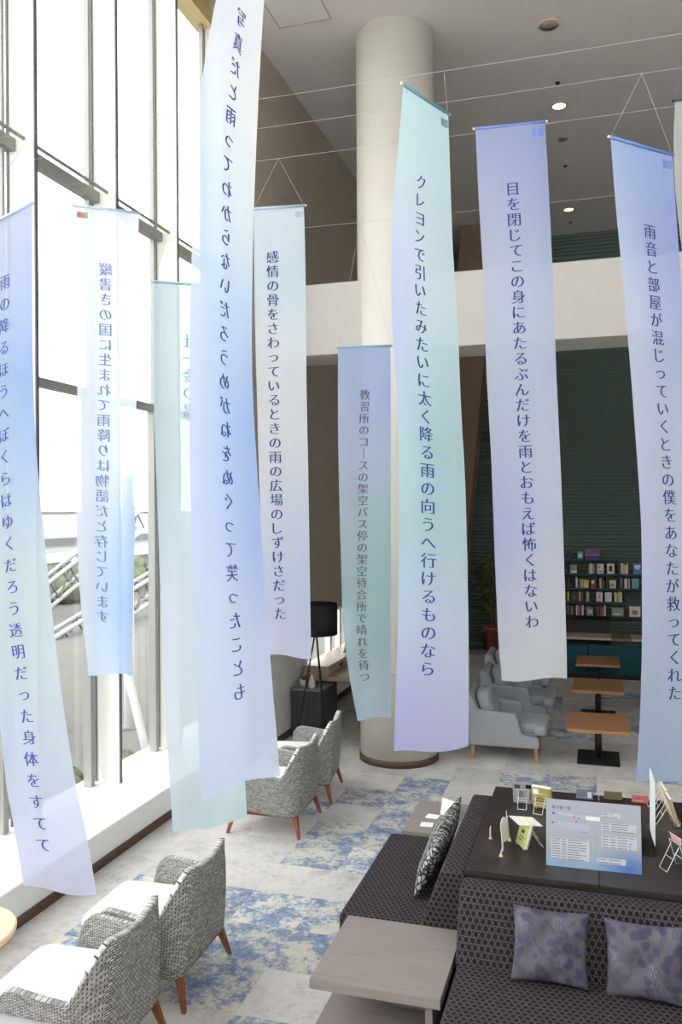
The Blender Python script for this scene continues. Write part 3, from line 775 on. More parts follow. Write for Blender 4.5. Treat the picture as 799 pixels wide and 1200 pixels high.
BANNER_EDGES = {
 'B1': [(-4.279,4.914,4.923, -3.607,4.774,5.04), (-4.276,4.913,4.691, -3.609,4.774,4.808), (-4.271,4.909,4.458, -3.611,4.776,4.576), (-4.264,4.902,4.225, -3.615,4.778,4.345), (-4.255,4.894,3.992, -3.618,4.781,4.113), (-4.243,4.884,3.76, -3.62,4.786,3.881), (-4.226,4.873,3.528, -3.62,4.793,3.649), (-4.209,4.861,3.297, -3.614,4.801,3.416), (-4.19,4.849,3.068, -3.602,4.813,3.183), (-4.164,4.838,2.84, -3.587,4.824,2.949), (-4.132,4.828,2.614, -3.571,4.837,2.715), (-4.1,4.818,2.389, -3.553,4.85,2.48), (-4.066,4.809,2.165, -3.535,4.864,2.244), (-4.02,4.805,1.942, -3.516,4.877,2.008), (-3.969,4.803,1.721, -3.494,4.891,1.771), (-3.926,4.801,1.5, -3.467,4.905,1.534), (-3.898,4.796,1.281, -3.438,4.919,1.296), (-3.868,4.794,1.061, -3.403,4.935,1.059), (-3.825,4.798,0.841, -3.358,4.952,0.821), (-3.787,4.805,0.621, -3.319,4.966,0.584), (-3.755,4.812,0.4, -3.286,4.977,0.347)],
 'B2': [(-3.629,5.269,5.198, -3.266,5.558,5.206), (-3.626,5.271,5.027, -3.27,5.556,5.032), (-3.625,5.273,4.858, -3.273,5.554,4.857), (-3.624,5.277,4.688, -3.275,5.551,4.683), (-3.623,5.282,4.518, -3.277,5.547,4.508), (-3.623,5.287,4.348, -3.278,5.543,4.334), (-3.626,5.293,4.179, -3.279,5.538,4.159), (-3.632,5.298,4.009, -3.28,5.533,3.985), (-3.639,5.303,3.838, -3.281,5.528,3.811), (-3.646,5.309,3.668, -3.282,5.522,3.637), (-3.652,5.314,3.497, -3.282,5.516,3.463), (-3.658,5.32,3.325, -3.283,5.511,3.29), (-3.664,5.326,3.153, -3.284,5.505,3.117), (-3.67,5.332,2.981, -3.286,5.499,2.944), (-3.675,5.337,2.808, -3.287,5.494,2.771), (-3.675,5.344,2.635, -3.289,5.489,2.599), (-3.667,5.351,2.462, -3.293,5.484,2.427), (-3.657,5.359,2.288, -3.297,5.48,2.255), (-3.642,5.367,2.114, -3.3,5.476,2.083), (-3.625,5.374,1.941, -3.303,5.474,1.912), (-3.608,5.38,1.767, -3.306,5.473,1.74)],
 'B3': [(-3.382,5.972,4.806, -2.937,6.265,4.805), (-3.383,5.971,4.585, -2.933,6.267,4.588), (-3.383,5.969,4.364, -2.93,6.269,4.37), (-3.383,5.965,4.143, -2.928,6.273,4.153), (-3.382,5.961,3.921, -2.925,6.277,3.935), (-3.378,5.957,3.7, -2.923,6.282,3.717), (-3.369,5.954,3.479, -2.918,6.289,3.499), (-3.359,5.95,3.259, -2.91,6.297,3.281), (-3.349,5.945,3.039, -2.903,6.305,3.062), (-3.339,5.941,2.819, -2.895,6.313,2.843), (-3.328,5.936,2.6, -2.888,6.322,2.624), (-3.317,5.932,2.382, -2.878,6.331,2.404), (-3.307,5.927,2.163, -2.868,6.34,2.184), (-3.296,5.923,1.946, -2.858,6.349,1.964), (-3.284,5.92,1.728, -2.848,6.358,1.743), (-3.272,5.918,1.511, -2.837,6.366,1.522), (-3.26,5.916,1.295, -2.825,6.374,1.301), (-3.247,5.915,1.078, -2.813,6.381,1.08), (-3.234,5.916,0.861, -2.802,6.388,0.858), (-3.221,5.918,0.644, -2.792,6.392,0.637), (-3.208,5.921,0.427, -2.783,6.396,0.417)],
 'B4': [(-1.531,3.453,5.613, -1.548,3.866,5.612), (-1.578,3.439,5.415, -1.564,3.861,5.414), (-1.622,3.425,5.218, -1.576,3.856,5.216), (-1.658,3.415,5.021, -1.587,3.851,5.017), (-1.686,3.406,4.824, -1.597,3.846,4.819), (-1.705,3.4,4.627, -1.606,3.84,4.62), (-1.715,3.397,4.429, -1.614,3.835,4.422), (-1.723,3.395,4.232, -1.618,3.83,4.224), (-1.73,3.393,4.034, -1.621,3.826,4.026), (-1.737,3.39,3.837, -1.622,3.822,3.828), (-1.743,3.389,3.64, -1.62,3.818,3.631), (-1.747,3.387,3.442, -1.612,3.817,3.434), (-1.75,3.386,3.245, -1.6,3.817,3.237), (-1.75,3.386,3.047, -1.588,3.817,3.04), (-1.747,3.387,2.85, -1.576,3.817,2.844), (-1.743,3.388,2.652, -1.564,3.817,2.649), (-1.738,3.39,2.455, -1.552,3.818,2.453), (-1.734,3.391,2.257, -1.541,3.82,2.258), (-1.728,3.393,2.06, -1.528,3.822,2.063), (-1.721,3.395,1.862, -1.514,3.825,1.867), (-1.714,3.397,1.665, -1.501,3.828,1.672)],
 'B5': [(-2.535,6.022,5.309, -2.194,6.231,5.37), (-2.534,6.023,5.136, -2.191,6.231,5.191), (-2.534,6.024,4.962, -2.188,6.23,5.013), (-2.534,6.026,4.789, -2.184,6.227,4.833), (-2.534,6.029,4.616, -2.182,6.224,4.654), (-2.534,6.032,4.442, -2.179,6.219,4.475), (-2.533,6.036,4.269, -2.177,6.213,4.296), (-2.532,6.041,4.096, -2.175,6.207,4.118), (-2.529,6.046,3.922, -2.172,6.201,3.939), (-2.527,6.051,3.748, -2.167,6.194,3.761), (-2.525,6.056,3.574, -2.163,6.188,3.583), (-2.523,6.062,3.4, -2.158,6.182,3.406), (-2.521,6.067,3.225, -2.153,6.175,3.229), (-2.518,6.072,3.05, -2.149,6.17,3.053), (-2.515,6.077,2.875, -2.144,6.164,2.876), (-2.509,6.083,2.7, -2.14,6.159,2.701), (-2.504,6.088,2.525, -2.137,6.155,2.525), (-2.498,6.092,2.349, -2.134,6.151,2.35), (-2.492,6.096,2.174, -2.131,6.148,2.175), (-2.486,6.099,1.998, -2.128,6.147,1.999), (-2.479,6.102,1.823, -2.127,6.147,1.824)],
 'B6': [(-2.371,7.693,4.536, -1.907,7.939,4.568), (-2.372,7.693,4.356, -1.908,7.938,4.387), (-2.373,7.692,4.177, -1.909,7.936,4.205), (-2.374,7.692,3.998, -1.909,7.932,4.024), (-2.375,7.692,3.819, -1.909,7.928,3.842), (-2.374,7.692,3.64, -1.909,7.922,3.661), (-2.372,7.693,3.461, -1.909,7.916,3.479), (-2.37,7.693,3.282, -1.909,7.909,3.298), (-2.367,7.694,3.103, -1.908,7.902,3.117), (-2.365,7.695,2.924, -1.908,7.895,2.937), (-2.362,7.696,2.745, -1.907,7.887,2.757), (-2.358,7.697,2.566, -1.906,7.879,2.577), (-2.355,7.698,2.386, -1.906,7.872,2.397), (-2.352,7.699,2.207, -1.905,7.865,2.218), (-2.349,7.7,2.028, -1.905,7.858,2.039), (-2.343,7.702,1.849, -1.905,7.852,1.86), (-2.326,7.707,1.67, -1.905,7.846,1.682), (-2.303,7.714,1.491, -1.905,7.842,1.503), (-2.279,7.721,1.312, -1.905,7.838,1.325), (-2.248,7.73,1.132, -1.906,7.836,1.146), (-2.213,7.741,0.953, -1.907,7.835,0.967)],
 'B7': [(-1.091,4.895,5.504, -0.903,5.35,5.504), (-1.107,4.891,5.304, -0.898,5.35,5.299), (-1.126,4.887,5.105, -0.892,5.346,5.094), (-1.146,4.885,4.906, -0.886,5.34,4.888), (-1.161,4.884,4.708, -0.878,5.332,4.682), (-1.173,4.886,4.509, -0.865,5.324,4.476), (-1.179,4.891,4.31, -0.849,5.314,4.27), (-1.177,4.898,4.111, -0.838,5.302,4.066), (-1.169,4.908,3.911, -0.829,5.288,3.862), (-1.159,4.919,3.71, -0.82,5.273,3.659), (-1.148,4.93,3.509, -0.809,5.258,3.458), (-1.146,4.938,3.308, -0.796,5.244,3.258), (-1.148,4.945,3.106, -0.787,5.229,3.059), (-1.149,4.952,2.903, -0.781,5.214,2.861), (-1.152,4.958,2.7, -0.775,5.2,2.665), (-1.155,4.964,2.496, -0.771,5.187,2.47), (-1.158,4.968,2.292, -0.766,5.176,2.275), (-1.165,4.971,2.088, -0.764,5.166,2.081), (-1.174,4.971,1.884, -0.763,5.159,1.888), (-1.182,4.971,1.679, -0.764,5.153,1.694), (-1.19,4.969,1.475, -0.766,5.151,1.5)],
 'B8': [(-0.832,6.156,5.752, -0.338,6.192,5.753), (-0.824,6.158,5.55, -0.328,6.195,5.552), (-0.817,6.159,5.348, -0.319,6.2,5.352), (-0.808,6.161,5.146, -0.31,6.205,5.151), (-0.798,6.163,4.944, -0.303,6.211,4.951), (-0.787,6.164,4.741, -0.295,6.218,4.751), (-0.78,6.165,4.539, -0.289,6.225,4.55), (-0.775,6.164,4.337, -0.283,6.232,4.35), (-0.769,6.164,4.135, -0.278,6.24,4.149), (-0.763,6.164,3.934, -0.272,6.247,3.948), (-0.753,6.164,3.732, -0.265,6.256,3.746), (-0.743,6.165,3.53, -0.257,6.265,3.544), (-0.733,6.166,3.329, -0.249,6.273,3.342), (-0.727,6.165,3.128, -0.242,6.281,3.139), (-0.721,6.165,2.927, -0.236,6.288,2.936), (-0.716,6.165,2.726, -0.23,6.295,2.732), (-0.71,6.165,2.525, -0.225,6.301,2.529), (-0.703,6.166,2.324, -0.22,6.306,2.325), (-0.696,6.167,2.124, -0.216,6.31,2.121), (-0.687,6.169,1.923, -0.212,6.313,1.917), (-0.669,6.174,1.722, -0.211,6.314,1.713)],
 'B9': [(0.095,5.414,5.246, 0.478,5.793,5.239), (0.107,5.421,5.047, 0.488,5.798,5.039), (0.12,5.432,4.851, 0.5,5.808,4.841), (0.136,5.449,4.655, 0.513,5.823,4.644), (0.152,5.47,4.459, 0.528,5.841,4.447), (0.168,5.494,4.263, 0.545,5.862,4.249), (0.183,5.52,4.066, 0.562,5.886,4.051), (0.199,5.549,3.868, 0.579,5.912,3.852), (0.214,5.58,3.668, 0.594,5.939,3.651), (0.229,5.611,3.467, 0.609,5.966,3.449), (0.245,5.643,3.263, 0.624,5.994,3.245), (0.26,5.675,3.058, 0.64,6.023,3.04), (0.273,5.706,2.85, 0.653,6.05,2.833), (0.279,5.734,2.641, 0.664,6.075,2.625), (0.282,5.759,2.43, 0.675,6.099,2.415), (0.285,5.781,2.217, 0.686,6.121,2.204), (0.284,5.8,2.003, 0.696,6.141,1.992), (0.28,5.815,1.789, 0.707,6.158,1.779), (0.272,5.824,1.574, 0.718,6.171,1.566), (0.259,5.828,1.36, 0.728,6.181,1.353), (0.245,5.826,1.146, 0.739,6.186,1.141)],
 'B10': [(0.566,6.552,5.934, 0.973,6.572,5.961), (0.554,6.55,5.722, 0.972,6.574,5.75), (0.553,6.556,5.513, 0.975,6.581,5.539), (0.563,6.57,5.304, 0.985,6.594,5.33), (0.582,6.589,5.095, 1,6.613,5.121), (0.607,6.613,4.887, 1.02,6.635,4.912), (0.625,6.638,4.678, 1.039,6.66,4.703), (0.636,6.662,4.468, 1.054,6.685,4.493), (0.647,6.687,4.257, 1.068,6.711,4.282), (0.658,6.713,4.045, 1.082,6.738,4.069), (0.67,6.74,3.831, 1.095,6.766,3.855), (0.681,6.767,3.616, 1.108,6.793,3.639), (0.692,6.794,3.4, 1.121,6.82,3.422), (0.704,6.819,3.181, 1.134,6.846,3.203), (0.715,6.843,2.961, 1.147,6.871,2.983), (0.726,6.865,2.74, 1.159,6.893,2.761), (0.737,6.885,2.518, 1.171,6.913,2.538), (0.748,6.902,2.295, 1.183,6.931,2.315), (0.758,6.915,2.072, 1.194,6.944,2.091), (0.768,6.925,1.848, 1.205,6.954,1.866), (0.778,6.93,1.625, 1.214,6.959,1.643)],
}


# v, left, middle, right print colours (sRGB)
PRINT = {
 'B1': [(0, (216,222,242), (205,214,240), (198,208,240)), (.22, (206,222,244), (180,205,246), (158,188,246)), (.36, (206,222,238), (190,212,242), (172,198,244)), (.5, (206,224,232), (203,220,230), (204,222,230)), (.66, (204,222,232), (202,220,232), (210,226,234)), (.8, (196,214,242), (205,216,242), (212,222,242)), (1, (212,218,244), (216,220,246), (214,216,246))],
 'B2': [(0, (230,233,244), (226,229,244), (228,231,244)), (.35, (226,233,246), (228,235,246), (230,236,246)), (.55, (232,240,251), (222,236,250), (224,238,250)), (.68, (230,236,251), (205,224,251), (180,208,251)), (.85, (226,234,251), (190,214,251), (168,200,250)), (1, (222,234,251), (206,224,250), (180,208,250))],
 'B3': [(0, (198,224,228), (208,232,234), (214,234,236)), (.25, (194,224,224), (208,234,230), (222,240,238)), (.45, (196,222,226), (208,228,236), (216,232,240)), (.62, (212,222,240), (216,226,242), (216,228,242)), (.8, (216,226,242), (212,230,238), (206,228,236)), (1, (206,228,232), (196,228,226), (192,228,224))],
 'B4': [(0, (220,226,244), (226,230,242), (236,236,238)), (.14, (222,228,244), (230,234,242), (238,238,240)), (.3, (206,224,242), (212,228,244), (222,234,244)), (.42, (204,222,240), (192,216,244), (186,212,246)), (.55, (206,216,242), (180,204,246), (160,190,246)), (.7, (200,212,244), (186,204,246), (166,190,246)), (.82, (202,218,240), (196,212,240), (196,208,240)), (1, (204,214,244), (206,216,244), (210,218,244))],
 'B5': [(0, (222,232,246), (222,232,246), (218,230,246)), (.17, (212,228,244), (206,228,242), (204,226,240)), (.3, (228,232,238), (226,232,238), (224,232,238)), (.5, (232,232,236), (230,232,236), (226,230,236)), (.7, (224,228,240), (214,222,242), (206,216,244)), (.85, (210,220,246), (204,214,246), (200,210,246)), (1, (220,220,246), (214,216,246), (206,212,246))],
 'B6': [(0, (178,204,244), (178,202,244), (180,204,246)), (.15, (196,214,244), (182,200,246), (172,190,246)), (.3, (196,212,244), (190,206,240), (184,202,240)), (.45, (190,212,228), (178,208,222), (172,206,220)), (.65, (178,214,220), (166,212,212), (160,208,208)), (.8, (180,218,222), (166,210,212), (162,204,208)), (1, (186,208,234), (184,204,228), (184,204,228))],
 'B7': [(0, (190,230,232), (186,226,228), (186,224,226)), (.15, (198,228,234), (194,226,230), (192,224,226)), (.28, (196,202,246), (204,222,238), (196,226,226)), (.4, (196,204,244), (188,220,228), (180,218,220)), (.55, (186,220,232), (170,216,218), (166,212,212)), (.68, (176,214,224), (176,212,220), (182,216,222)), (.82, (194,216,244), (196,210,238), (198,208,232)), (.93, (186,190,244), (194,198,240), (196,200,236)), (1, (184,184,240), (190,190,240), (192,192,238))],
 'B8': [(0, (176,188,240), (160,178,236), (146,168,234)), (.1, (192,200,240), (180,190,236), (160,176,232)), (.25, (206,216,242), (200,210,240), (186,198,238)), (.42, (206,216,242), (200,214,236), (196,208,236)), (.58, (196,204,242), (202,212,238), (206,216,238)), (.72, (186,192,242), (198,206,240), (208,218,238)), (.85, (206,210,240), (214,218,236), (218,222,236)), (1, (224,226,232), (226,228,232), (226,228,232))],
 'B9': [(0, (168,196,246), (160,188,244), (150,178,242)), (.12, (188,208,246), (172,192,244), (154,172,242)), (.25, (206,218,246), (194,206,244), (176,190,242)), (.45, (208,214,244), (208,216,244), (202,210,244)), (.62, (206,210,246), (208,216,242), (204,212,242)), (.85, (194,206,240), (196,210,238), (196,208,238)), (1, (172,198,240), (180,204,236), (186,206,236))],
 'B10': [(0, (206,212,206), (200,206,200), (200,206,200)), (1, (214,214,210), (206,206,204), (200,200,200))],
}
TEXT = {  # words, (u,v) of first and last character, mirrored, size factor
 'B1': ('雨の降るほうへぼくらはゆくだろう透明だった身体をすてて', (.583, .095), (.362, .932), False, .72),
 'B2': ('縦書きの国に生まれて雨降りは物語だと存じています', (.469, .130), (.421, .875), True, .90),
 'B3': ('社一金の黒', (.53, .105), (.515, .233), True, .86),
 'B4': ('写真だと雨ってわからないだろうめがねをぬぐって笑ったことも', (.478, .085), (.588, .890), True, .78),
 'B5': ('感情の骨をさわっているときの雨の広場のしずけさだった', (.357, .110), (.325, .905), False, .92),
 'B6': ('教習所のコースの架空バス停の架空待合所で晴れを待つ', (.500, .130), (.360, .887), False, .95),
 'B7': ('クレヨンで引いたみたいに太く降る雨の向うへ行けるものなら', (.464, .128), (.429, .875), False, .90),
 'B8': ('目を閉じてこの身にあたるぶんだけを雨とおもえば怖くはないわ', (.493, .115), (.496, .895), False, .95),
 'B9': ('雨音と部屋が混じっていくときの僕をあなたが救ってくれた', (.543, .133), (.480, .863), False, .90),
}
INFO = {  # label, wire, rod colour, tag (u side), ripple
 'B1': ('pale blue banner with unmirrored lettering, its foot hanging before the window sill', 1, (176,190,216), None),
 'B2': ('very pale see-through banner before the window glass, blue only at its foot', 2, (176,190,210), 'l'),
 'B3': ('pale green sheer banner mostly hidden behind the big near blue banner', 3, (156,186,194), None),
 'B4': ('largest and nearest banner, blue with mirrored lettering, overlapping the pale green one', 0, (190,200,220), None),
 'B5': ('white to pale blue banner with a narrow column of lettering, before the taupe wall', 3, (170,186,206), 'r'),
 'B6': ('small blue to green banner hanging in front of the round column, the farthest back', 4, (150,178,210), None),
 'B7': ('long twisted mint green to lilac banner overlapping the round column', 1, (110,150,158), 'r'),
 'B8': ('long periwinkle banner fading to white at its foot, ending by the grey armchairs', 3, (104,124,196), 'r'),
 'B9': ('long blue and lilac banner ending just above the leaflets on the island table', 2, (104,136,198), 'r'),
 'B10': ('plain greyish banner without lettering, only a sliver of it in view', 3, (70,72,74), None),
}

def make_surface(key):
    rows = np.array(BANNER_EDGES[key]); n = len(rows) - 1
    ph = random.Random(key).uniform(0, 6)
    def S(u, v, off=0.0):
        t = max(0.0, min(v, 1.0)) * n; j = min(int(t), n - 1); f = t - j
        r = rows[j] * (1 - f) + rows[j + 1] * f
        L, R = Vector(r[:3]), Vector(r[3:])
        p = L.lerp(R, u)
        d = R - L; nrm = Vector((d.y, -d.x, 0)); nrm.normalize()
        amp = .016 * min(1.0, .25 + v)
        p = p + nrm * (amp * math.sin(PI * 2 * (u * .9 + .35 * v) + ph) + .010 * math.sin(7.0 * v + ph) * (u - .5)
                       + .0035 * max(0, 1 - v * 7) * math.sin(u * 46 + ph))
        if v > .97: p.z += .012 * (v - .97) / .03 * math.sin(u * 5 + ph)
        return p + nrm * off
    return S

_gl = {}
def glyph(ch):
    """outline of one printed character as (verts, faces) in em units, centred"""
    if ch in _gl: return _gl[ch]
    cu = bpy.data.curves.new('glyph', 'FONT'); cu.body = ch; cu.size = 1.0
    cu.fill_mode = 'FRONT'; cu.resolution_u = 3; cu.offset = 0.0
    ob = bpy.data.objects.new('glyph', cu); COL.objects.link(ob)
    dg = bpy.context.evaluated_depsgraph_get(); dg.update()
    me_ = bpy.data.meshes.new_from_object(ob.evaluated_get(dg))
    vs = [(v.co.x, v.co.y) for v in me_.vertices]; fs = [tuple(p.vertices) for p in me_.polygons]
    bpy.data.objects.remove(ob); bpy.data.curves.remove(cu); bpy.data.meshes.remove(me_)
    if vs:
        # brush contrast: fatten upright strokes, thin level ones
        edge = {}
        for f in fs:
            for a, b in zip(f, f[1:] + f[:1]):
                edge[(a, b)] = edge.get((a, b), 0) + 1
        nrm = {}
        for (a, b) in edge:
            if (b, a) in edge: continue
            d = Vector((vs[b][1] - vs[a][1], vs[a][0] - vs[b][0]))
            if d.length < 1e-7: continue
            d.normalize()
            for q in (a, b): nrm.setdefault(q, []).append(d)
        out = []
        area = sum((vs[f[1]][0] - vs[f[0]][0]) * (vs[f[2]][1] - vs[f[0]][1]) - (vs[f[2]][0] - vs[f[0]][0]) * (vs[f[1]][1] - vs[f[0]][1]) for f in fs)
        sg = 1 if area > 0 else -1
        for q, (x, y) in enumerate(vs):
            d = Vector((0, 0))
            for e in nrm.get(q, []): d += e
            if d.length > 1e-6: d.normalize()
            out.append((x + sg * d.x * .020, y - sg * d.y * .010))
        vs = out
        xs = [v[0] for v in vs]; ys = [v[1] for v in vs]
        mx, my = (min(xs) + max(xs)) / 2, .38
        if ch in 'っ': my = .34
        vs = [(x - mx, y - my) for x, y in vs]
        if ch == 'ー':
            vs = [(y, -x) for x, y in vs]
    _gl[ch] = (vs, fs); return _gl[ch]

def flat_text(mb, words, M_, size, spacing, vertical=False):
    """lettering laid out in the XZ plane of M_"""
    for i, ch in enumerate(words):
        vs, fs = glyph(ch)
        mb._add([M_ @ Vector((x * size + (0 if vertical else i * spacing), 0, y * size - (i * spacing if vertical else 0))) for x, y in vs], fs)

def lin(c):
    return np.array(srgb(*c)[:3])

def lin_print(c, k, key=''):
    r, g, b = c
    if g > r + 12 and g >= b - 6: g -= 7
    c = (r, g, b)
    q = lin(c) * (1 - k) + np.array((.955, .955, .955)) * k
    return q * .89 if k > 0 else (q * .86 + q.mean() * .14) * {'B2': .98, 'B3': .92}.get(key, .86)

def make_banner(key):
    label, wire, rodc, tg = INFO[key]
    S = make_surface(key)
    tl, tr_ = S(0, 0), S(1, 0)
    base = (tl + tr_) / 2
    t = thing('poem_banner', label, 'banner', base, 0, 'poem banners hung from the wires')
    NU, NV = 18, 96
    mb = MB().grid(lambda u, v: S(u, v) - base, NU, NV, uvfn=lambda u, v: (u * .5, v * 4))
    sh = build('fabric', mb, M['banner'], t, smooth=True)
    at = sh.data.color_attributes.new('print', 'FLOAT_COLOR', 'POINT')
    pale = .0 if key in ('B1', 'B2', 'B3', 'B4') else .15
    stops = PRINT[key]; vv = [s[0] for s in stops]
    wob = random.Random(key + 'w').uniform(0, 6)
    i = 0
    for b in range(NV + 1):
        for a in range(NU + 1):
            u, v = a / NU, b / NV
            v2 = min(1, max(0, v + .018 * math.sin(u * 4 + wob)))
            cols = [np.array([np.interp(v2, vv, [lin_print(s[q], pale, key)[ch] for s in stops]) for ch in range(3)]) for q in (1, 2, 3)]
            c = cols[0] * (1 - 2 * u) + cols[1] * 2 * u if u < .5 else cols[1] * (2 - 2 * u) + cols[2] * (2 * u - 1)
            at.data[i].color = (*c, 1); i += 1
    # rod in its hem
    d = (tr_ - tl).normalized()
    rm = colmat('hem_%s' % key, srgb(*rodc), .5)
    rod = build('rod', MB().tube([tl - base - d * .004, tr_ - base + d * .004], .011, 10), rm, t, smooth=True)
    for p, q in ((tl, -1), (tr_, 1)):
        build('end_cap', MB().tube([p - base + d * q * .004, p - base + d * q * .02], .009, 8), M['rod_cap'] if key != 'B10' else M['black'], rod)
    # cords to the wire
    wy = WIRES[wire]
    def wz(x): return WZ - .05 * math.sin(PI * (x - XG - .2) / (XR - XG - .2))
    cords = []
    if tl.z < WZ - .3:
        ax = base.x; apex = Vector((ax, wy, wz(ax)))
        cords = [MB().tube([p - base, apex - base], .0011, 4) for p in (tl, tr_)]
    else:
        for p in (tl, tr_): cords.append(MB().tube([p - base, Vector((p.x, wy, max(wz(p.x), p.z + .005))) - base], .0011, 4))
    for cm in cords: build('hanging_cord', cm, M['cord'], t)
    if key in TEXT:
        words, a, b, mir, k_ = TEXT[key]
        lm = MB(); n = len(words)
        h = (S(.5, a[1]) - S(.5, b[1])).length
        sp = h / (n - 1); em = sp * k_
        vlen = h / (b[1] - a[1])
        for i, ch in enumerate(words):
            f = i / (n - 1); u0, v0 = a[0] + (b[0] - a[0]) * f, a[1] + (b[1] - a[1]) * f
            w_ = (S(1, v0) - S(0, v0)).length
            vs, fs = glyph(ch)
            sgn = -1 if mir else 1
            for off in (.0022, -.0022):
                lm._add([S(u0 + sgn * x * em / w_, v0 - y * em / vlen, off) - base for x, y in vs], fs)
        build('lettering', lm, M[{'B1': 'ink_backlit', 'B4': 'ink_backlit', 'B2': 'ink_backlit_pale', 'B3': 'ink_backlit_faint', 'B6': 'ink_grey'}.get(key, 'ink')], t)
    if tg:
        u0, u1 = (.82, .965) if tg == 'r' else (.03, .20)
        pm = MB().grid(lambda u, v: S(u0 + (u1 - u0) * u, .012 + .013 * v, .003) - base, 4, 2)
        p = build('label_patch', pm, colmat('patch_%s' % key, srgb(*(np.array(rodc) * .95 + 6)), .8) if key != 'B2' else M['wall_taupe'], t)
        if key == 'B2':
            build('red_mark', MB().grid(lambda u, v: S(.04 + .05 * u, .0145 + .008 * v, .0045) - base, 2, 2), M['red'], p)
    return t

for k_ in ('B1', 'B2', 'B3', 'B4', 'B5', 'B6', 'B7', 'B8', 'B9', 'B10'):
    make_banner(k_)
# ------------------------------------------------------------------ woven armchairs
def make_woven_chair():
    t = thing('woven_armchair', '', 'armchair')
    half = [(-.215, -.335), (-.12, -.343), (0, -.348), (.1, -.35), (.2, -.35)]
    half += [(.232 + .076 * math.sin(a), -.272 - .078 * math.cos(a)) for a in [PI / 2 * i / 8 for i in range(9)]]
    half += [(.310, -.15), (.312, 0)]
    path = half + [(x, -y) for x, y in half[::-1][1:]]
    path = [Vector((x, y, 0)) for x, y in path]
    acc = [0.0]
    for a, b in zip(path, path[1:]): acc.append(acc[-1] + (b - a).length)
    Lt = acc[-1]
    def at(s):
        d = s * Lt
        for i in range(len(acc) - 1):
            if d <= acc[i + 1] + 1e-9:
                f = (d - acc[i]) / (acc[i + 1] - acc[i]); return path[i].lerp(path[i + 1], f), d
        return path[-1], Lt
    def prof(d):
        d = min(d, Lt - d)
        arm = .605 - .055 * min(1, d / .40)
        # step up from the arm to the taller back
        k = min(1, max(0, (d - .37) / .17)); k = k * k * (3 - 2 * k)
        mid = (Lt / 2)
        c = max(0, min(1, (d - .54) / (mid - .54)))
        back = .815 - .045 * math.sin(c * PI / 2)
        top = arm + (back - arm) * k
        bot = .20 + .04 * max(0, 1 - d / .35)
        if d < .12:
            q = 1 - d / .12
            top = bot + .19 + (top - bot - .19) * math.sqrt(max(0, 1 - q * q))
        return bot, top, k
    def fn(u, v):
        p, d = at(u); bot, top, k = prof(d)
        z = bot + (top - bot) * v
        t_ = (z - .2) / .6
        out = Vector((max(0, p.x) / .31 * .035 * t_, math.copysign(1, p.y) * min(1, abs(p.y) / .2) * t_ * (.07 * (1 - k) - .055 * k), 0))
        bulge = .012 * math.sin(PI * min(1, t_ * 1.1))
        n_ = Vector((max(0, p.x), p.y * .6, 0)); n_ = n_.normalized() if n_.length > .05 else Vector()
        q = p + out + n_ * bulge
        return (q.x, q.y, z)
    build('shell', MB().grid(fn, 96, 18, uvfn=lambda u, v: (u * Lt, v * .58)), M['weave'], t, smooth=True, solid=.038)
    build('seat_cushion', MB().super((-.055, 0, .345), (.35, .30, .115), .24), M['cushion_white'], t, smooth=True)
    Mt = Matrix.Rotation(math.radians(12), 3, 'Y')
    build('back_cushion', MB().super((.245, 0, .52), (.045, .245, .16), .4, M=Mt), M['cushion_white'], t, smooth=True)
    fr = MB()
    for y in (-.30, .30): fr.box(-.31, .30, y - .018, y + .018, .175, .235)
    for x in (-.31, .29): fr.box(x - .018, x + .018, -.30, .30, .175, .235)
    build('seat_rail', fr, M['leg_wood'], t, bevel=.004)
    for sx in (-1, 1):
        for sy in (-1, 1):
            build('leg', MB().frustum((sx * .345, sy * .345, 0), .026, .026, (sx * .285, sy * .29, .22), .05, .05), M['leg_wood'], t, bevel=.004)
    return t

wc = make_woven_chair()
for i, (x, y, a, lb) in enumerate((
        (-2.70, 3.90, 3, 'woven grey armchair beside the round birch table, nearest of the four'),
        (-2.70, 4.77, 2, 'second woven grey armchair from the front, standing with its back to the blue carpet tiles'),
        (-2.94, 7.42, 2, 'woven pale armchair behind the feet of the big blue and pale green banners'),
        (-2.97, 8.33, 8, 'farthest woven pale armchair, with the black tripod lamp rising behind it'))):
    o = wc if i == 0 else copy_tree(wc)
    o.location = (x, y, 0); o.rotation_euler.z = math.radians(a)
    tag(o, lb, 'armchair', 'woven armchairs facing the windows')

# ------------------------------------------------------------------ round birch table
t = thing('round_table', 'round pale wooden side table by the window sill, in front of a woven armchair', 'table', (-3.63, 4.02, 0))
build('tabletop', MB().lathe([(.34, .465), (.352, .472), (.355, .497), (.345, .505)], n=56), M['light_wood'], t)
build('pedestal', MB().lathe([(.035, .02), (.03, .464)], n=20), M['black_metal'], t, smooth=True)
build('base', MB().lathe([(.22, 0), (.22, .012), (.05, .022)], n=36), M['black_metal'], t)

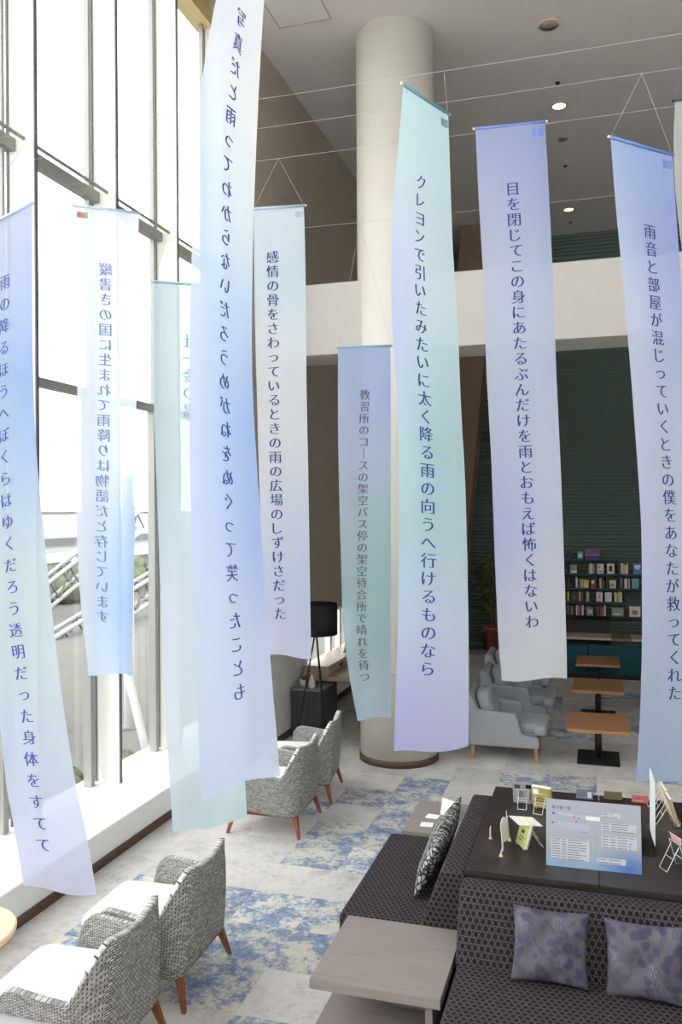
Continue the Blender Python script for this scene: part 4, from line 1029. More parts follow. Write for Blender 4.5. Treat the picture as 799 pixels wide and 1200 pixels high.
# ------------------------------------------------------------------ grey felt armchairs
def make_felt_chair():
    t = thing('upholstered_armchair', '', 'armchair')
    build('seat_base', MB().box(-.38, .37, -.30, .30, .17, .33), M['grey_felt'], t, bevel=.02)
    for s in (-1, 1):
        y0, y1 = sorted((s * .29, s * .385))
        build('armrest', MB().prism([(-.43, .17), (.40, .17), (.385, .30), (.20, .33), (.135, .565), (-.43, .60)], 'y', y0, y1), M['grey_felt'], t, bevel=.022, seg=3)
    build('backrest', MB().prism([(-.45, .17), (-.26, .17), (-.30, .55), (-.40, .76), (-.47, .78), (-.50, .72)], 'y', -.37, .37), M['grey_felt'], t, bevel=.03, seg=3)
    build('seat_cushion', MB().super((.08, 0, .385), (.36, .287, .068), .3), M['grey_felt'], t, smooth=True)
    build('cushion_front', MB().super((.405, 0, .375), (.075, .36, .07), .4), M['grey_felt'], t, smooth=True)
    build('back_cushion', MB().super((-.235, 0, .60), (.095, .27, .20), .5, M=Matrix.Rotation(math.radians(-17), 3, 'Y')), M['grey_felt'], t, smooth=True)
    for sx in (-.38, .35):
        for sy in (-.32, .32):
            build('leg', MB().frustum((sx * 1.04, sy * 1.04, 0), .026, .026, (sx, sy, .18), .046, .046), M['leg_oak'], t, bevel=.003)
    return t
fc = make_felt_chair()
for i, (x, y, a, lb) in enumerate((
        (-1.05, 10.33, 0, 'grey felt armchair nearest the camera, to the left of the front oak table'),
        (-1.05, 11.85, 0, 'grey felt armchair in the middle of its row, right behind the front grey one'),
        (-1.16, 13.2, 0, 'grey felt armchair farthest back, half hidden, near the potted tree'),
        (1.09, 13.2, 180, 'grey felt armchair right of the rear oak tables, a sliver beside the lilac banner'),
        (1.09, 11.85, 180, 'grey felt armchair right of the middle oak table, hidden by the lilac banner'))):
    o = fc if i == 0 else copy_tree(fc)
    o.location = (x, y, 0); o.rotation_euler.z = math.radians(a)
    tag(o, lb, 'armchair', 'grey felt armchairs')

# oak pedestal tables
def make_oak_table():
    t = thing('pedestal_table', '', 'table')
    build('tabletop', MB().box(-.345, .345, -.43, .43, .40, .44), M['oak'], t, bevel=.003)
    build('pole', MB().lathe([(.04, .02), (.04, .39)], n=20), M['black_metal'], t, smooth=True)
    build('mounting_plate', MB().box(-.2, .2, -.2, .2, .388, .4), M['black_metal'], t)
    build('base_plate', MB().box(-.24, .24, -.30, .30, 0, .014), M['black_metal'], t, bevel=.003)
    return t
ot = make_oak_table()
for i, (y, lb) in enumerate(((10.40, 'low oak topped table on a black post, the front one of three'),
                             (12.58, 'low oak topped table on a black post, the middle one of three'),
                             (14.65, 'low oak topped table on a black post, the rear one by the teal sofa'))):
    o = ot if i == 0 else copy_tree(ot)
    o.location = (0, y, 0); tag(o, lb, 'table', 'oak pedestal tables in a row')

# ------------------------------------------------------------------ patterned sofas round the island
def legs_plinth(t, x0, x1, y0, y1):
    build('plinth', MB().box(x0, x1, y0, y1, 0, .09), M['black'], t)
t = thing('sofa', 'dark patterned sofa carrying two purple leaf patterned cushions', 'sofa', (.16, 4.5, 0), group='ring patterned sofas around the island')
def L(mb, c):
    mb.v = [(v[0] - c[0], v[1] - c[1], v[2] - c[2]) for v in mb.v]; return mb
c = (.16, 4.5, 0)
X0, X1 = -.765, 1.09
build('seat', L(MB().box(X0, X1, 4.03, 4.72, .09, .42), c), M['ring'], t, bevel=.03, seg=4)
build('backrest', L(MB().prism([(4.66, .09), (4.665, .42), (4.835, .775), (4.985, .775), (4.985, .09)], 'x', X0 - .012, X1), c), M['ring'], t, bevel=.025, seg=4)
legs_plinth(t, X0 + .04 - c[0], X1 - .04 - c[0], 4.1 - c[1], 4.95 - c[1])
c = (-1.2, 5.7, 0)
t = thing('sofa', 'dark patterned sofa facing the windows, carrying the long crackle patterned bolster', 'sofa', c, group='ring patterned sofas around the island')
build('seat', L(MB().box(-1.575, -1.0, 5.035, 6.43, .09, .42), c), M['ring'], t, bevel=.03, seg=4)
build('backrest', L(MB().prism([(-1.06, .09), (-1.05, .42), (-.92, .775), (-.768, .775), (-.768, .09)], 'y', 5.026, 6.455), c), M['ring'], t, bevel=.022, seg=4)
legs_plinth(t, -1.5 - c[0], -.8 - c[0], 5.08 - c[1], 6.4 - c[1])

# island cabinet with a dark top made of four boards
c = (.17, 5.78, 0)
t = thing('island_table', 'dark wooden island table between the patterned sofas, covered with leaflets', 'island table', c)
build('body', L(MB().box(-.752, 1.09, 5.0, 6.55, 0, .775), c), M['dark_wood'], t)
for x0, x1 in ((-.765, -.002), (.002, 1.10)):
    for y0, y1 in ((4.99, 5.975), (5.979, 6.56)):
        build('top_board', L(MB().box(x0, x1, y0, y1, .778, .812), c), M['dark_wood'], t, bevel=.002)

# grey corner tables
def corner_table(c, label, x0, x1, y0, y1):
    t = thing('corner_table', label, 'side table', c, group='grey wooden corner tables')
    build('tabletop', L(MB().box(x0, x1, y0, y1, .37, .425), c), M['grey_wood'], t, bevel=.003)
    build('lower_shelf', L(MB().box(x0 + .0, x1 - .04, y0 + .02, y1 - .02, .09, .125), c), M['grey_wood'], t, bevel=.002)
    build('support_panel', L(MB().box(x1 - .09, x1 - .05, y0 + .05, y1 - .03, .0, .37), c), M['grey_wood'], t, bevel=.002)
    build('support_panel', L(MB().box(x0 + .36, x1 - .09, y0 + .38, y0 + .42, .0, .37), c), M['grey_wood'], t, bevel=.002)
    build('foot_panel', L(MB().box(x0 + .06, x1 - .06, y0 + .3, y0 + .34, 0, .09), c), M['grey_wood'], t)
    return t
corner_table((-1.15, 4.64, 0), 'bare grey wooden corner table beside the sofa with the purple cushions', -1.505, -.79, 4.275, 5.02)
corner_table((-1.14, 6.84, 0), 'grey wooden corner table beyond the left sofa with white cards on it', -1.495, -.79, 6.47, 7.20)

# ------------------------------------------------------------------ cushions
def pillow_mesh(a, b, h, wr=0.0, seed=0):
    rr = random.Random(seed); p1, p2 = rr.uniform(0, 6), rr.uniform(0, 6)
    def side(sg):
        def fn(u, v):
            s, q = 2 * u - 1, 2 * v - 1
            th = h * (max(0, 1 - abs(s) ** 2.6) ** .55) * (max(0, 1 - abs(q) ** 2.6) ** .55)
            x = a * s * (1 - .085 * (1 - q * q)); z = b * q * (1 - .085 * (1 - s * s))
            edge = (1 - abs(s) ** 3) * (1 - abs(q) ** 3)
            y = sg * th + wr * math.sin(4.5 * s + p1) * math.sin(3.7 * q + p2) * (.35 + edge) * .5
            return (x, y, z)
        return fn
    mb = MB()
    uv = lambda u, v: (u * 2 * a + seed * .37, v * 2 * b)
    mb.grid(side(-1), 26, 26, uvfn=uv).grid(side(1), 26, 26, uvfn=uv, flip=True)
    return mb
for (x, y, z, a, tx, ty, tz, sd, lb) in (
        (-.255, 4.635, .600, .205, -21, 2, 4, 1, 'purple leaf patterned square cushion on the front sofa, the left of the two'),
        (.225, 4.635, .590, .205, -22, -3, -6, 2, 'purple leaf patterned square cushion on the front sofa, the right of the two')):
    o = build('cushion', pillow_mesh(a, .19, .07, .035, sd), M['floral'], smooth=True, weld=True, loc=(x, y, z))
    o.rotation_euler = (math.radians(tx), math.radians(ty), math.radians(tz))
    tag(o, lb, 'cushion', 'purple leaf cushions')
o = build('bolster_cushion', pillow_mesh(.50, .20, .075, .01, 5), M['giraffe'], smooth=True, weld=True, loc=(-1.045, 5.83, .615))
o.rotation_euler = Matrix.Rotation(math.radians(90), 3, 'Z').to_euler()
o.rotation_mode = 'XYZ'
o.matrix_world = Matrix.Translation((-1.075, 5.83, .61)) @ Matrix.Rotation(math.radians(24), 4, 'Y') @ Matrix.Rotation(math.radians(90), 4, 'Z')
tag(o, 'long black and grey crackle patterned bolster leaning on the left sofa back', 'cushion')
# ------------------------------------------------------------------ things on the island
ZT = .812
def thing_at(name, label, cat, loc, rz=0, group=None): return thing(name, label, cat, loc, math.radians(rz), group)

# notice board: local x right, z up, facing -y, leaning back
tilt = math.radians(-10)
t = thing('notice_board', 'pale blue notice board with a floor map, propped up on the island table', 'notice board', (-.033, 5.19, ZT), math.radians(1.5))
PW, PH = .545, .385
R = Matrix.Rotation(tilt, 4, 'X')
def PF(x0, x1, z0, z1, d, n=1):
    """flat printed patch on the board face"""
    return MB()._add([R @ Vector((x, -d, z)) for x, z in ((x0, z0), (x1, z0), (x1, z1), (x0, z1))], [(0, 1, 2, 3)])
pb = MB().box(-PW / 2, PW / 2, 0, .006, 0, PH, R)
build('panel', pb, M['paper'], t)
gm = MB().grid(lambda u, v: R @ Vector((-PW / 2 + PW * u, -.0006, PH * v)), 24, 18)
fm, nt, bs = mat_base('board_print')
at_ = nt.nodes.new('ShaderNodeAttribute'); at_.attribute_name = 'print'
nt.links.new(at_.outputs['Color'], bs.inputs['Base Color']); bs.inputs['Roughness'].default_value = .35
fo = build('print', gm, fm, t)
ca = fo.data.color_attributes.new('print', 'FLOAT_COLOR', 'POINT')
i = 0
for b in range(19):
    for a in range(25):
        u, v = a / 24, b / 18
        base = lin((158, 162, 174)); bl = lin((120, 156, 186)); dk = lin((70, 102, 168))
        k1 = max(0, 1 - v / .33) * .95
        k2 = max(0, 1 - math.hypot((u - .88) * 1.0, (v - .05) * 1.1) / .38)
        cc = base * (1 - k1) + bl * k1; cc = cc * (1 - k2) + dk * k2
        ca.data[i].color = (*cc, 1); i += 1
title = MB(); flat_text(title, '展示歌一覧', R @ Matrix.Translation((-PW / 2 + .045, -.0014, PH - .045)) , .021, .022)
build('lettering', title, colmat('print_black', srgb(60, 62, 70)), t)
bx = MB()
boxes = [(-.245, -.02, .04, .165), (.045, .25, .128, .205), (.02, .185, .04, .075), (.045, .25, .222, .275), (.045, .16, .30, .333)]
for (x0, x1, z0, z1) in boxes: bx._add(*[(q.v, q.f) for q in [PF(x0, x1, z0, z1, .0012)]][0])
build('text_box', bx, colmat('print_white', srgb(184, 186, 194)), t)
ln = MB(); rr = random.Random(4)
def addp(mb, *a): q = PF(*a); mb._add(q.v, q.f)
for (x0, x1, z0, z1), rows, cols in zip(boxes, (9, 5, 2, 4, 2), ((.0, .055, .09), (.0, .045, .085, .15), (.0, .06), (.0, .05), (.0, .045))):
    for r_ in range(rows):
        z = z1 - (r_ + .6) * (z1 - z0) / rows
        for j, cx0 in enumerate(cols):
            xe = cols[j + 1] - .012 if j + 1 < len(cols) else (x1 - x0) - .02 - rr.uniform(0, .05)
            x = x0 + .008 + cx0
            while x < x0 + .008 + min(xe, (x1 - x0) - .016):
                w_ = rr.uniform(.003, .006); addp(ln, x, x + w_, z - .0022, z + .0022, .0018); x += w_ + .0016
    for a in ((x0, x1, z0, z0 + .0007), (x0, x1, z1 - .0007, z1), (x0, x0 + .0007, z0, z1), (x1 - .0007, x1, z0, z1)): addp(ln, *a, .0018)
for a in ((-.10, .045, .3155, .3162), (-.10, -.0993, .300, .316), (.02, .0207, .075, .222), (-.1, .045, .182, .1826), (-.115, -.1143, .165, .19)): addp(ln, *a, .0018)
build('fine_print', ln, colmat('print_black', srgb(60, 62, 70)), t)
mp = MB()
for pts in ([(-.205, .298), (-.205, .315), (-.02, .300), (-.02, .286)], [(-.21, .245), (-.20, .262), (-.02, .252), (-.02, .214), (-.19, .225)]):
    mp._add([R @ Vector((x, -.0016, z)) for x, z in pts], [tuple(range(len(pts)))])
build('map_shape', mp, colmat('print_lilac', srgb(168, 170, 192)), t)
mk = MB()
for a in ((-.115, -.103, .288, .294), ): addp(mk, *a, .0022)
build('map_mark', mk, M['red'], t)
mk = MB()
for a in ((-.235, -.222, .298, .308), (-.238, -.228, .246, .254), (-.10, -.092, .262, .268), (-.082, -.076, .280, .286), (-.06, -.03, .205, .207)): addp(mk, *a, .0022)
build('map_mark', mk, colmat('print_black', srgb(60, 62, 70)), t)
build('strut', MB().box(-.04, .04, .006, .010, .0, .30, Matrix.Translation((0, .085, 0)) @ Matrix.Rotation(math.radians(9), 4, 'X')), M['paper'], t)

def wire_stand(label, loc, rz, w=.11, h=.15, lean=16, group='white wire book stands'):
    """leaning wire easel: its support face looks along local -y, the prop legs reach back to +y"""
    t = thing_at('wire_stand', label, 'stand', loc, rz, group)
    k = math.tan(math.radians(lean)); r = .0019
    fr = MB()
    for s in (-1, 1):
        x = s * w / 2
        fr.tube([(x, -.035, .022), (x, -.03, .004), (x, 0, .003), (x, h * k, h)], r, 6)
    fr.tube([(-w / 2, -.035, .022), (w / 2, -.035, .022)], r, 6)
    fr.tube([(-w / 2, h * k, h), (w / 2, h * k, h)], r, 6).tube([(-w / 2, .45 * h * k, .45 * h), (w / 2, .45 * h * k, .45 * h)], r, 6)
    build('frame', fr, M['wire'], t, smooth=True)
    lg = MB()
    for s in (-1, 1):
        x = s * w * .36
        lg.tube([(x, h * k * .9, h * .9), (x, h * k + .075, .003)], r, 6)
    lg.tube([(-w * .36, h * k + .075, .003), (w * .36, h * k + .075, .003)], r, 6)
    lg.tube([(-w * .36, h * k * .95 + .035, h * .45), (w * .36, h * k * .95 + .035, h * .45)], r, 6)
    build('prop_leg', lg, M['wire'], t, smooth=True)
    return t
def booklet(label, loc, rz, w, h, th, cover, lean=16, cat='booklet', group=None, extra=None, back=None, pages=True):
    """a booklet leaning back; front looks along local -y"""
    t = thing_at('booklet', label, cat, loc, rz, group)
    A = Matrix.Translation((0, -.006, .008)) @ Matrix.Rotation(math.radians(-lean), 4, 'X')
    build('cover', MB().box(-w / 2, w / 2, -th, -th + .001, 0, h, A).box(-w / 2, w / 2, -.001, 0, 0, h, A).box(-w / 2, -w / 2 + .0012, -th, 0, 0, h, A), cover, t)
    build('pages', MB().box(-w / 2 + .001, w / 2 - .002, -th + .001, -.001, .001, h - .002, A), M['paper'], t)
    if back:
        for j, (x0, x1, z0, z1, mt) in enumerate(back):
            build('cover_print', MB().box(x0, x1, .0, .0006, z0, z1, A), mt, t)
    if extra:
        for (x0, x1, z0, z1, mt) in extra:
            build('cover_print', MB().box(x0, x1, -th - .0006, -th, z0, z1, A), mt, t)
    return t

grey_c = colmat('cover_grey', srgb(150, 152, 158)); olive = colmat('cover_olive', srgb(168, 160, 84)); lime = colmat('cover_lime', srgb(206, 210, 128))
blk = M['black']; pk = colmat('print_black', srgb(60, 62, 70))
g = 'leaflets shown on the island table'
wire_stand('white wire stand at the far left of the island table behind the grey leaflet', (-.525, 6.20, ZT), 180, .085, .12)
booklet('grey leaflet with a black block on its back, on the farthest left wire stand', (-.525, 6.205, ZT), 180, .145, .165, .006, grey_c, group=g,
        back=[(-.06, -.02, .125, .155, blk), (.0, .05, .04, .10, colmat('cover_mid', srgb(122, 124, 132))), (.02, .06, .12, .15, pk), (-.055, -.02, .03, .09, colmat('cover_mid', srgb(122, 124, 132)))])
wire_stand('white wire stand behind the olive booklet near the far edge of the island', (-.385, 6.13, ZT), 166, .09, .12)
booklet('olive yellow booklet with spread pages, second from left at the island\'s far edge', (-.385, 6.135, ZT), 166, .14, .165, .03, olive, group=g,
        back=[(.02, .06, .11, .15, M['paper']), (-.05, .05, .05, .056, pk), (-.05, .05, .075, .08, pk)])
wire_stand('white wire stand holding the lime booklet left of the notice board', (-.455, 5.42, ZT), -62, .10, .14)
tb = booklet('lime green booklet left of the notice board, a white page folding over its top', (-.46, 5.42, ZT), -62, .13, .165, .020, lime, group=g,
        extra=[(-.02, .02, .08, .10, pk), (-.045, .02, .035, .04, pk), (-.03, .04, .055, .06, pk)])
build('folded_page', MB().prism([(-.06, .17), (.10, .150), (.10, .152), (-.06, .174)], 'x', -.085, .075), M['paper'], tb)
t = thing_at('card_holder', 'white folded leaflet seen edge on, stood in a wooden clip left of the lime booklet', 'leaflet', (-.585, 5.36, ZT), 0, g)
def sheet(u, v):
    return (.012 * math.sin(9 * u + 2 * v) + .02 * u, -.13 + .30 * u, .02 + v * (.06 + .11 * min(1, u * 2.4) + .02 * math.sin(6 * u)))
build('sheet', MB().grid(sheet, 14, 6), M['paper'], t, solid=.002)
build('clip', MB().frustum((.004, -.125, 0), .022, .018, (.004, -.125, .022), .006, .012).frustum((.03, .14, 0), .022, .018, (.03, .14, .022), .006, .012), M['light_wood'], t)
t = thing_at('card_holder', 'tiny white card in a wooden clip at the left edge of the island table', 'card', (-.678, 5.50, ZT), 0, g)
build('card', MB().box(-.0012, .0012, -.03, .03, .015, .075), M['paper'], t)
build('clip', MB().frustum((0, 0, 0), .02, .02, (0, 0, .02), .006, .014), M['light_wood'], t)
booklet('grey blue leaflet showing just above the top edge of the notice board', (-.10, 6.42, ZT), 180, .12, .075, .004, colmat('cover_bluegrey', srgb(128, 140, 150)), group=g, back=[(-.05, -.02, .01, .06, M['paper'])])
booklet('brown leaflet at the far edge of the island behind the notice board', (.10, 6.46, ZT), 180, .125, .065, .006, colmat('cover_brown', srgb(122, 110, 82)), group=g)
booklet('pink and pale green leaflet at the island\'s far edge, right of the notice board', (.285, 6.44, ZT), 180, .11, .085, .004, colmat('cover_pink', srgb(226, 120, 122)), group=g,
        back=[(-.054, .054, .062, .084, colmat('cover_mint', srgb(176, 210, 170))), (.0, .03, .035, .04, pk), (-.03, .04, .015, .018, M['paper'])])
t = thing_at('sign_holder', 'clear acrylic holder with a white sheet, seen edge on right of the notice board', 'sign holder', (.325, 5.64, ZT), 2.5, None)
build('sheet', MB().box(-.002, .002, -.14, .14, .06, .46), M['paper'], t)
build('holder', MB().box(-.007, -.004, -.15, .15, .0, .47).box(.004, .007, -.15, .15, .0, .30), M['acrylic'], t)
build('foot', MB().box(-.085, .02, -.15, .15, 0, .004).box(-.02, .02, -.04, .04, .004, .06), M['acrylic'], t)
for q, (x, y) in enumerate(((.455, 6.44), (.47, 6.27), (.485, 6.10))):
    wire_stand(('farthest', 'middle', 'nearest')[q] + ' white wire stand in the row of three at the right of the island', (x, y, ZT), 98, .10, .15)
    booklet(('black and cream', 'yellow', 'tan')[q] + ' booklet in the row of three at the right of the island', (x + .004, y, ZT), 98, .15, .19, .016,
            (colmat('cover_cream', srgb(222, 214, 190)), colmat('cover_yellow', srgb(214, 192, 120)), colmat('cover_tan', srgb(176, 160, 130)))[q], group=g,
            extra=[(-.06, .06, .11, .16, blk)] if q == 0 else None)
wire_stand('white wire stand holding the dark green folder', (.47, 5.36, ZT), 118, .11, .16)
booklet('dark green folder with a pink slip on top, on a wire stand', (.478, 5.365, ZT), 118, .17, .19, .008, colmat('cover_green', srgb(64, 84, 72)), group=g,
        back=[(-.05, .06, .15, .19, colmat('cover_pale_pink', srgb(226, 170, 176)))])

# cards on the far corner table
t = thing_at('tent_card', 'white card leaning upright on the far grey corner table against the bolster', 'card', (-1.19, 6.86, .425), -32, 'white cards on the far corner table')
build('panel', MB().box(-.085, .085, -.002, .0, 0, .135, Matrix.Rotation(math.radians(-12), 4, 'X')).box(-.085, .085, 0, .002, 0, .135, Matrix.Translation((0, .055, 0)) @ Matrix.Rotation(math.radians(12), 4, 'X')), M['paper'], t)
for (x, y, a, lb) in ((-1.315, 6.83, -8, 'small white card lying flat on the far corner table, the one farther back'),
                      (-1.325, 6.64, 4, 'small white card lying flat on the far corner table, the one nearer the camera')):
    o = build('flat_card', MB().box(-.05, .05, -.045, .045, 0, .004), M['paper'], loc=(x, y, .4255)); o.rotation_euler.z = math.radians(a)
    tag(o, lb, 'card', 'white cards on the far corner table')

# ------------------------------------------------------------------ desk corner by the low window
t = thing_at('floor_lamp', 'black tripod floor lamp with a drum shade standing by the dark cabinet', 'lamp', (-3.42, 10.06, 0))
sh = MB().lathe([(.272, 1.40), (.272, 1.79)], n=40); sh.f = sh.f[:-2]; sh.uv = sh.uv[:-2]
build('lamp_shade', sh, M['black_shade'], t, smooth=True, solid=.006)
build('hub', MB().lathe([(.03, 1.36), (.035, 1.42), (.012, 1.44), (.012, 1.52)], n=16), M['black_metal'], t, smooth=True)
build('bulb', MB().lathe([(.012, 1.52), (.04, 1.57), (.03, 1.62), (.005, 1.64)], n=16), M['paper'], t, smooth=True)
build('shade_spider', MB().tube([(-.27, 0, 1.5), (.27, 0, 1.5)], .004, 6).tube([(0, -.27, 1.5), (0, .27, 1.5)], .004, 6), M['black_metal'], t)
for a in (200, 315, 80):
    build('leg', MB().tube([(.012 * math.cos(math.radians(a)), .012 * math.sin(math.radians(a)), 1.40), (.27 * math.cos(math.radians(a)), .27 * math.sin(math.radians(a)), 0)], .011, 8, r1=.009), M['black_metal'], t, smooth=True)

t = thing_at('cabinet', 'dark slatted low cabinet at the end of the desk by the left wall', 'cabinet', (-3.68, 10.74, 0))
build('body', MB().box(-.205, .21, -.35, .36, .0, .595), M['slat_dark'], t)
build('top', MB().box(-.21, .215, -.36, .365, .595, .62), M['grey_wood'], t, bevel=.002)
sl = MB()
for i in range(9): sl.box(.21, .216, -.34 + i * .078, -.275 + i * .078, .02, .58)
for i in range(5): sl.box(-.2 + i * .082, -.125 + i * .082, -.356, -.35, .02, .58)
build('slat', sl, M['slat_dark'], t, bevel=.002)

t = thing_at('window_desk', 'beige wooden desk with a raised ledge under the low window', 'desk', (-3.45, 12.3, 0))
build('desktop', MB().box(-.42, .36, -1.5, 1.7, .655, .715), M['desk_wood'], t, bevel=.003)
build('ledge', MB().box(-.42, -.06, -1.45, 1.7, .715, .845), M['desk_wood'], t, bevel=.003)
build('end_panel', MB().box(-.40, .30, 1.60, 1.66, 0, .655), M['desk_wood'], t)
build('partition', MB().box(-.06, .34, .60, .64, .715, 1.25), colmat('partition_brown', srgb(112, 86, 70)), t)
build('leg_frame', MB().box(.20, .25, -.6, -.55, 0, .655).box(-.38, -.33, -.6, -.55, 0, .655), M['black_metal'], t)
build('socket', MB().box(-.06, -.055, -.95, -.78, .755, .80), M['black'], t, label=None) if False else build('socket', MB().box(-.06, -.055, -.95, -.78, .755, .80), M['black'], t)
build('switch_plate', MB().box(-.06, -.055, -.45, -.28, .765, .805), M['ext_white'], t)
t = thing_at('vase', 'white glazed bottle vase on the dark cabinet top, right of the small plant', 'vase', (-3.62, 10.47, .62))
build('body', MB().lathe([(.035, 0), (.045, .02), (.045, .09), (.02, .135), (.016, .17), (.02, .175)], n=24), M['white_pot'], t, smooth=True)
t = thing_at('potted_plant', 'small spiky green plant in a white pot on the dark cabinet', 'plant', (-3.77, 10.56, .62))
build('pot', MB().lathe([(.035, 0), (.05, .09), (.046, .09), (.04, .08)], n=20), M['white_pot'], t, smooth=True)
lf = MB(); rr = random.Random(9)
for i in range(34):
    a, e, l = rr.uniform(0, 2 * PI), rr.uniform(.25, 1.4), rr.uniform(.09, .15)
    d = Vector((math.cos(a) * math.cos(e), math.sin(a) * math.cos(e), math.sin(e))); s = d.cross(Vector((0, 0, 1))).normalized() * .011
    p0 = Vector((0, 0, .085)); p1 = p0 + d * l * .55; p2 = p0 + d * l - Vector((0, 0, .02 * math.cos(e)))
    lf._add([p0 - s * .4, p0 + s * .4, p1 + s, p1 - s, p2], [(0, 1, 2, 3), (3, 2, 4)])
build('foliage', lf, M['leaf'], t)
t = thing_at('glass_bottle', 'clear glass bottle standing on the desk ledge before the low window', 'bottle', (-3.66, 11.75, .845))
build('body', MB().lathe([(.04, 0), (.045, .02), (.045, .12), (.016, .18), (.014, .24)], n=20), M['acrylic'], t, smooth=True)
t = thing_at('desk_phone', 'small dark box propped on the desk ledge beside the glass bottle', 'box', (-3.60, 12.1, .845))
build('body', MB().prism([(-.05, 0), (.05, 0), (.02, .16), (-.03, .16)], 'y', -.06, .06), colmat('phone_grey', srgb(92, 84, 80)), t, bevel=.004)
build('stand', MB().box(-.06, .06, -.07, .07, 0, .012), M['black'], t)

# ------------------------------------------------------------------ back wall: shelf, sofa, tree
SX0, SX1 = -1.15, 1.25
YS = YB - .02
Zs = [.80, 1.085, 1.36, 1.65, 1.945]
t = thing_at('wall_bookshelf', 'dark teal bookshelf mounted on the wavy green back wall', 'bookshelf', (0, YS, .80))
def brd(mb, x0, x1, z): mb.box(x0, x1, -.26, 0, z - .80 - .016, z - .80 + .016)
for q, (z, x0, x1) in enumerate(((.80, SX0, SX1), (1.085, SX0, .55), (1.36, SX0, SX1), (1.65, SX0, SX1), (1.945, SX0, .42))):
    mb = MB(); brd(mb, x0, x1, z); build('shelf_board', mb, M['shelf_teal'], t, bevel=.002)
ups = [(0, -.03), (1, -.26), (2, -.46), (2, .19), (2, -.03), (2, .42), (3, -.03), (3, -.59), (3, .42), (0, SX0), (1, SX0), (2, SX0), (3, SX0), (2, SX1), (1.0, .53)]
for r_, x in ups:
    r_ = int(r_)
    build('upright', MB().box(x - .013, x + .013, -.25, 0, Zs[r_] - .784, Zs[r_ + 1] - .816), M['shelf_teal'], t)
build('upright', MB().box(-.043, -.017, -.25, 0, -.12, -.016), M['shelf_teal'], t)

BC = {'white': (214, 212, 206), 'cream': (206, 196, 170), 'yellow': (216, 196, 92), 'dark': (52, 50, 54), 'grey': (140, 138, 138), 'red': (176, 66, 60), 'blue': (96, 128, 186), 'brown': (128, 100, 80), 'green': (110, 132, 100), 'pink': (204, 150, 150), 'cyan': (110, 160, 180)}
ordw = ['first', 'second', 'third', 'fourth', 'fifth', 'sixth', 'seventh', 'eighth', 'ninth', 'tenth', 'eleventh', 'twelfth', 'thirteenth', 'fourteenth', 'fifteenth', 'sixteenth', 'seventeenth', 'eighteenth', 'nineteenth', 'twentieth', 'twenty-first', 'twenty-second', 'twenty-third', 'twenty-fourth']
rown = ['bottom', 'second lowest', 'second highest', 'highest']
# spines: (row, x0, list of colours); covers: (row, x0, width, height, colour, what, decoration)
SP = [(3, -.565, ['dark']), (3, -.20, ['dark', 'grey', 'white', 'white', 'pink', 'grey']), (3, .45, ['white', 'white', 'yellow', 'yellow', 'white', 'cream']),
      (2, -.58, ['brown']), (2, -.42, ['white', 'dark', 'green', 'grey', 'cream']), (2, .03, ['grey', 'cream', 'dark', 'brown']), (2, .45, ['grey', 'dark', 'white', 'white', 'dark', 'cream']),
      (1, -.585, ['yellow']), (1, -.375, ['dark', 'yellow', 'red', 'brown']), (1, -.22, ['grey', 'white', 'grey']), (1, .33, ['white', 'cream', 'green', 'yellow', 'yellow', 'white']),
      (0, -.585, ['grey', 'dark', 'brown', 'grey']), (0, -.44, ['dark', 'white', 'grey', 'red', 'red', 'white']), (0, .0, ['brown', 'dark', 'red', 'brown', 'grey', 'cream'])]
rr = random.Random(12)
items = []
for row, x0, cl in SP:
    x = x0
    for cname in cl:
        w_ = rr.uniform(.018, .036); h_ = rr.uniform(.17, .215)
        items.append([row, x, w_, h_, cname]); x += w_ + .002
items.sort()
cnt = {}
for row, x, w_, h_, cname in items:
    cnt[row] = cnt.get(row, 0) + 1
    z = Zs[row] + .0165
    o = build('book', MB().box(-w_ / 2, w_ / 2, -.155, 0, 0, h_), colmat('book_' + cname, srgb(*BC[cname]), .6), loc=(x + w_ / 2, YS - .045, z), bevel=.002)
    tag(o, '%s book spine, %s upright spine from the left on the %s teal shelf' % (cname, ordw[cnt[row] - 1], rown[row]), 'book', 'books on the wall shelf')
def cover(row, x, w_, h_, cname, label, deco=None, top=False):
    z = (Zs[row] + .0165) if not top else Zs[4] + .0165
    t = thing_at('book', label, 'book', (x + w_ / 2, YS - .20, z), 0, 'books shown face out on the wall shelf')
    A = Matrix.Rotation(math.radians(-9), 4, 'X')
    build('cover', MB().box(-w_ / 2, w_ / 2, -.016, 0, .001, h_, A), colmat('book_' + cname, srgb(*BC[cname]), .6), t, bevel=.001)
    for (x0, x1, z0, z1, cc) in deco or []:
        build('cover_picture', MB().box(x0, x1, -.0175, -.016, z0, z1, A), colmat('book_' + cc, srgb(*BC[cc]), .6), t)
    return t, A
BC['purple'] = (112, 84, 140); BC['orange'] = (196, 104, 60); BC['navy'] = (60, 70, 110)
cover(3, -.525, .13, .175, 'grey', 'grey and white picture book face out at the left of the highest shelf', [(-.06, .06, .01, .06, 'white')])
cover(3, .0, .125, .20, 'white', 'white book face out on the highest shelf right of the middle upright', [(-.045, .0, .10, .17, 'pink'), (-.04, .045, .03, .06, 'grey')])
cover(3, .19, .14, .205, 'white', 'white book with dark figure face out on the highest shelf', [(-.03, .03, .05, .16, 'dark')])
cover(3, .69, .15, .21, 'blue', 'blue book with a pale cloud face out on the highest shelf', [(-.05, .055, .13, .18, 'white'), (-.03, .04, .10, .135, 'white')])
cover(2, -.265, .10, .16, 'yellow', 'yellow book face out on the second highest shelf', [(-.035, .035, .02, .06, 'white')])
cover(2, -.125, .085, .165, 'red', 'red and white book face out on the second highest shelf', [(-.03, .03, .09, .15, 'white')])
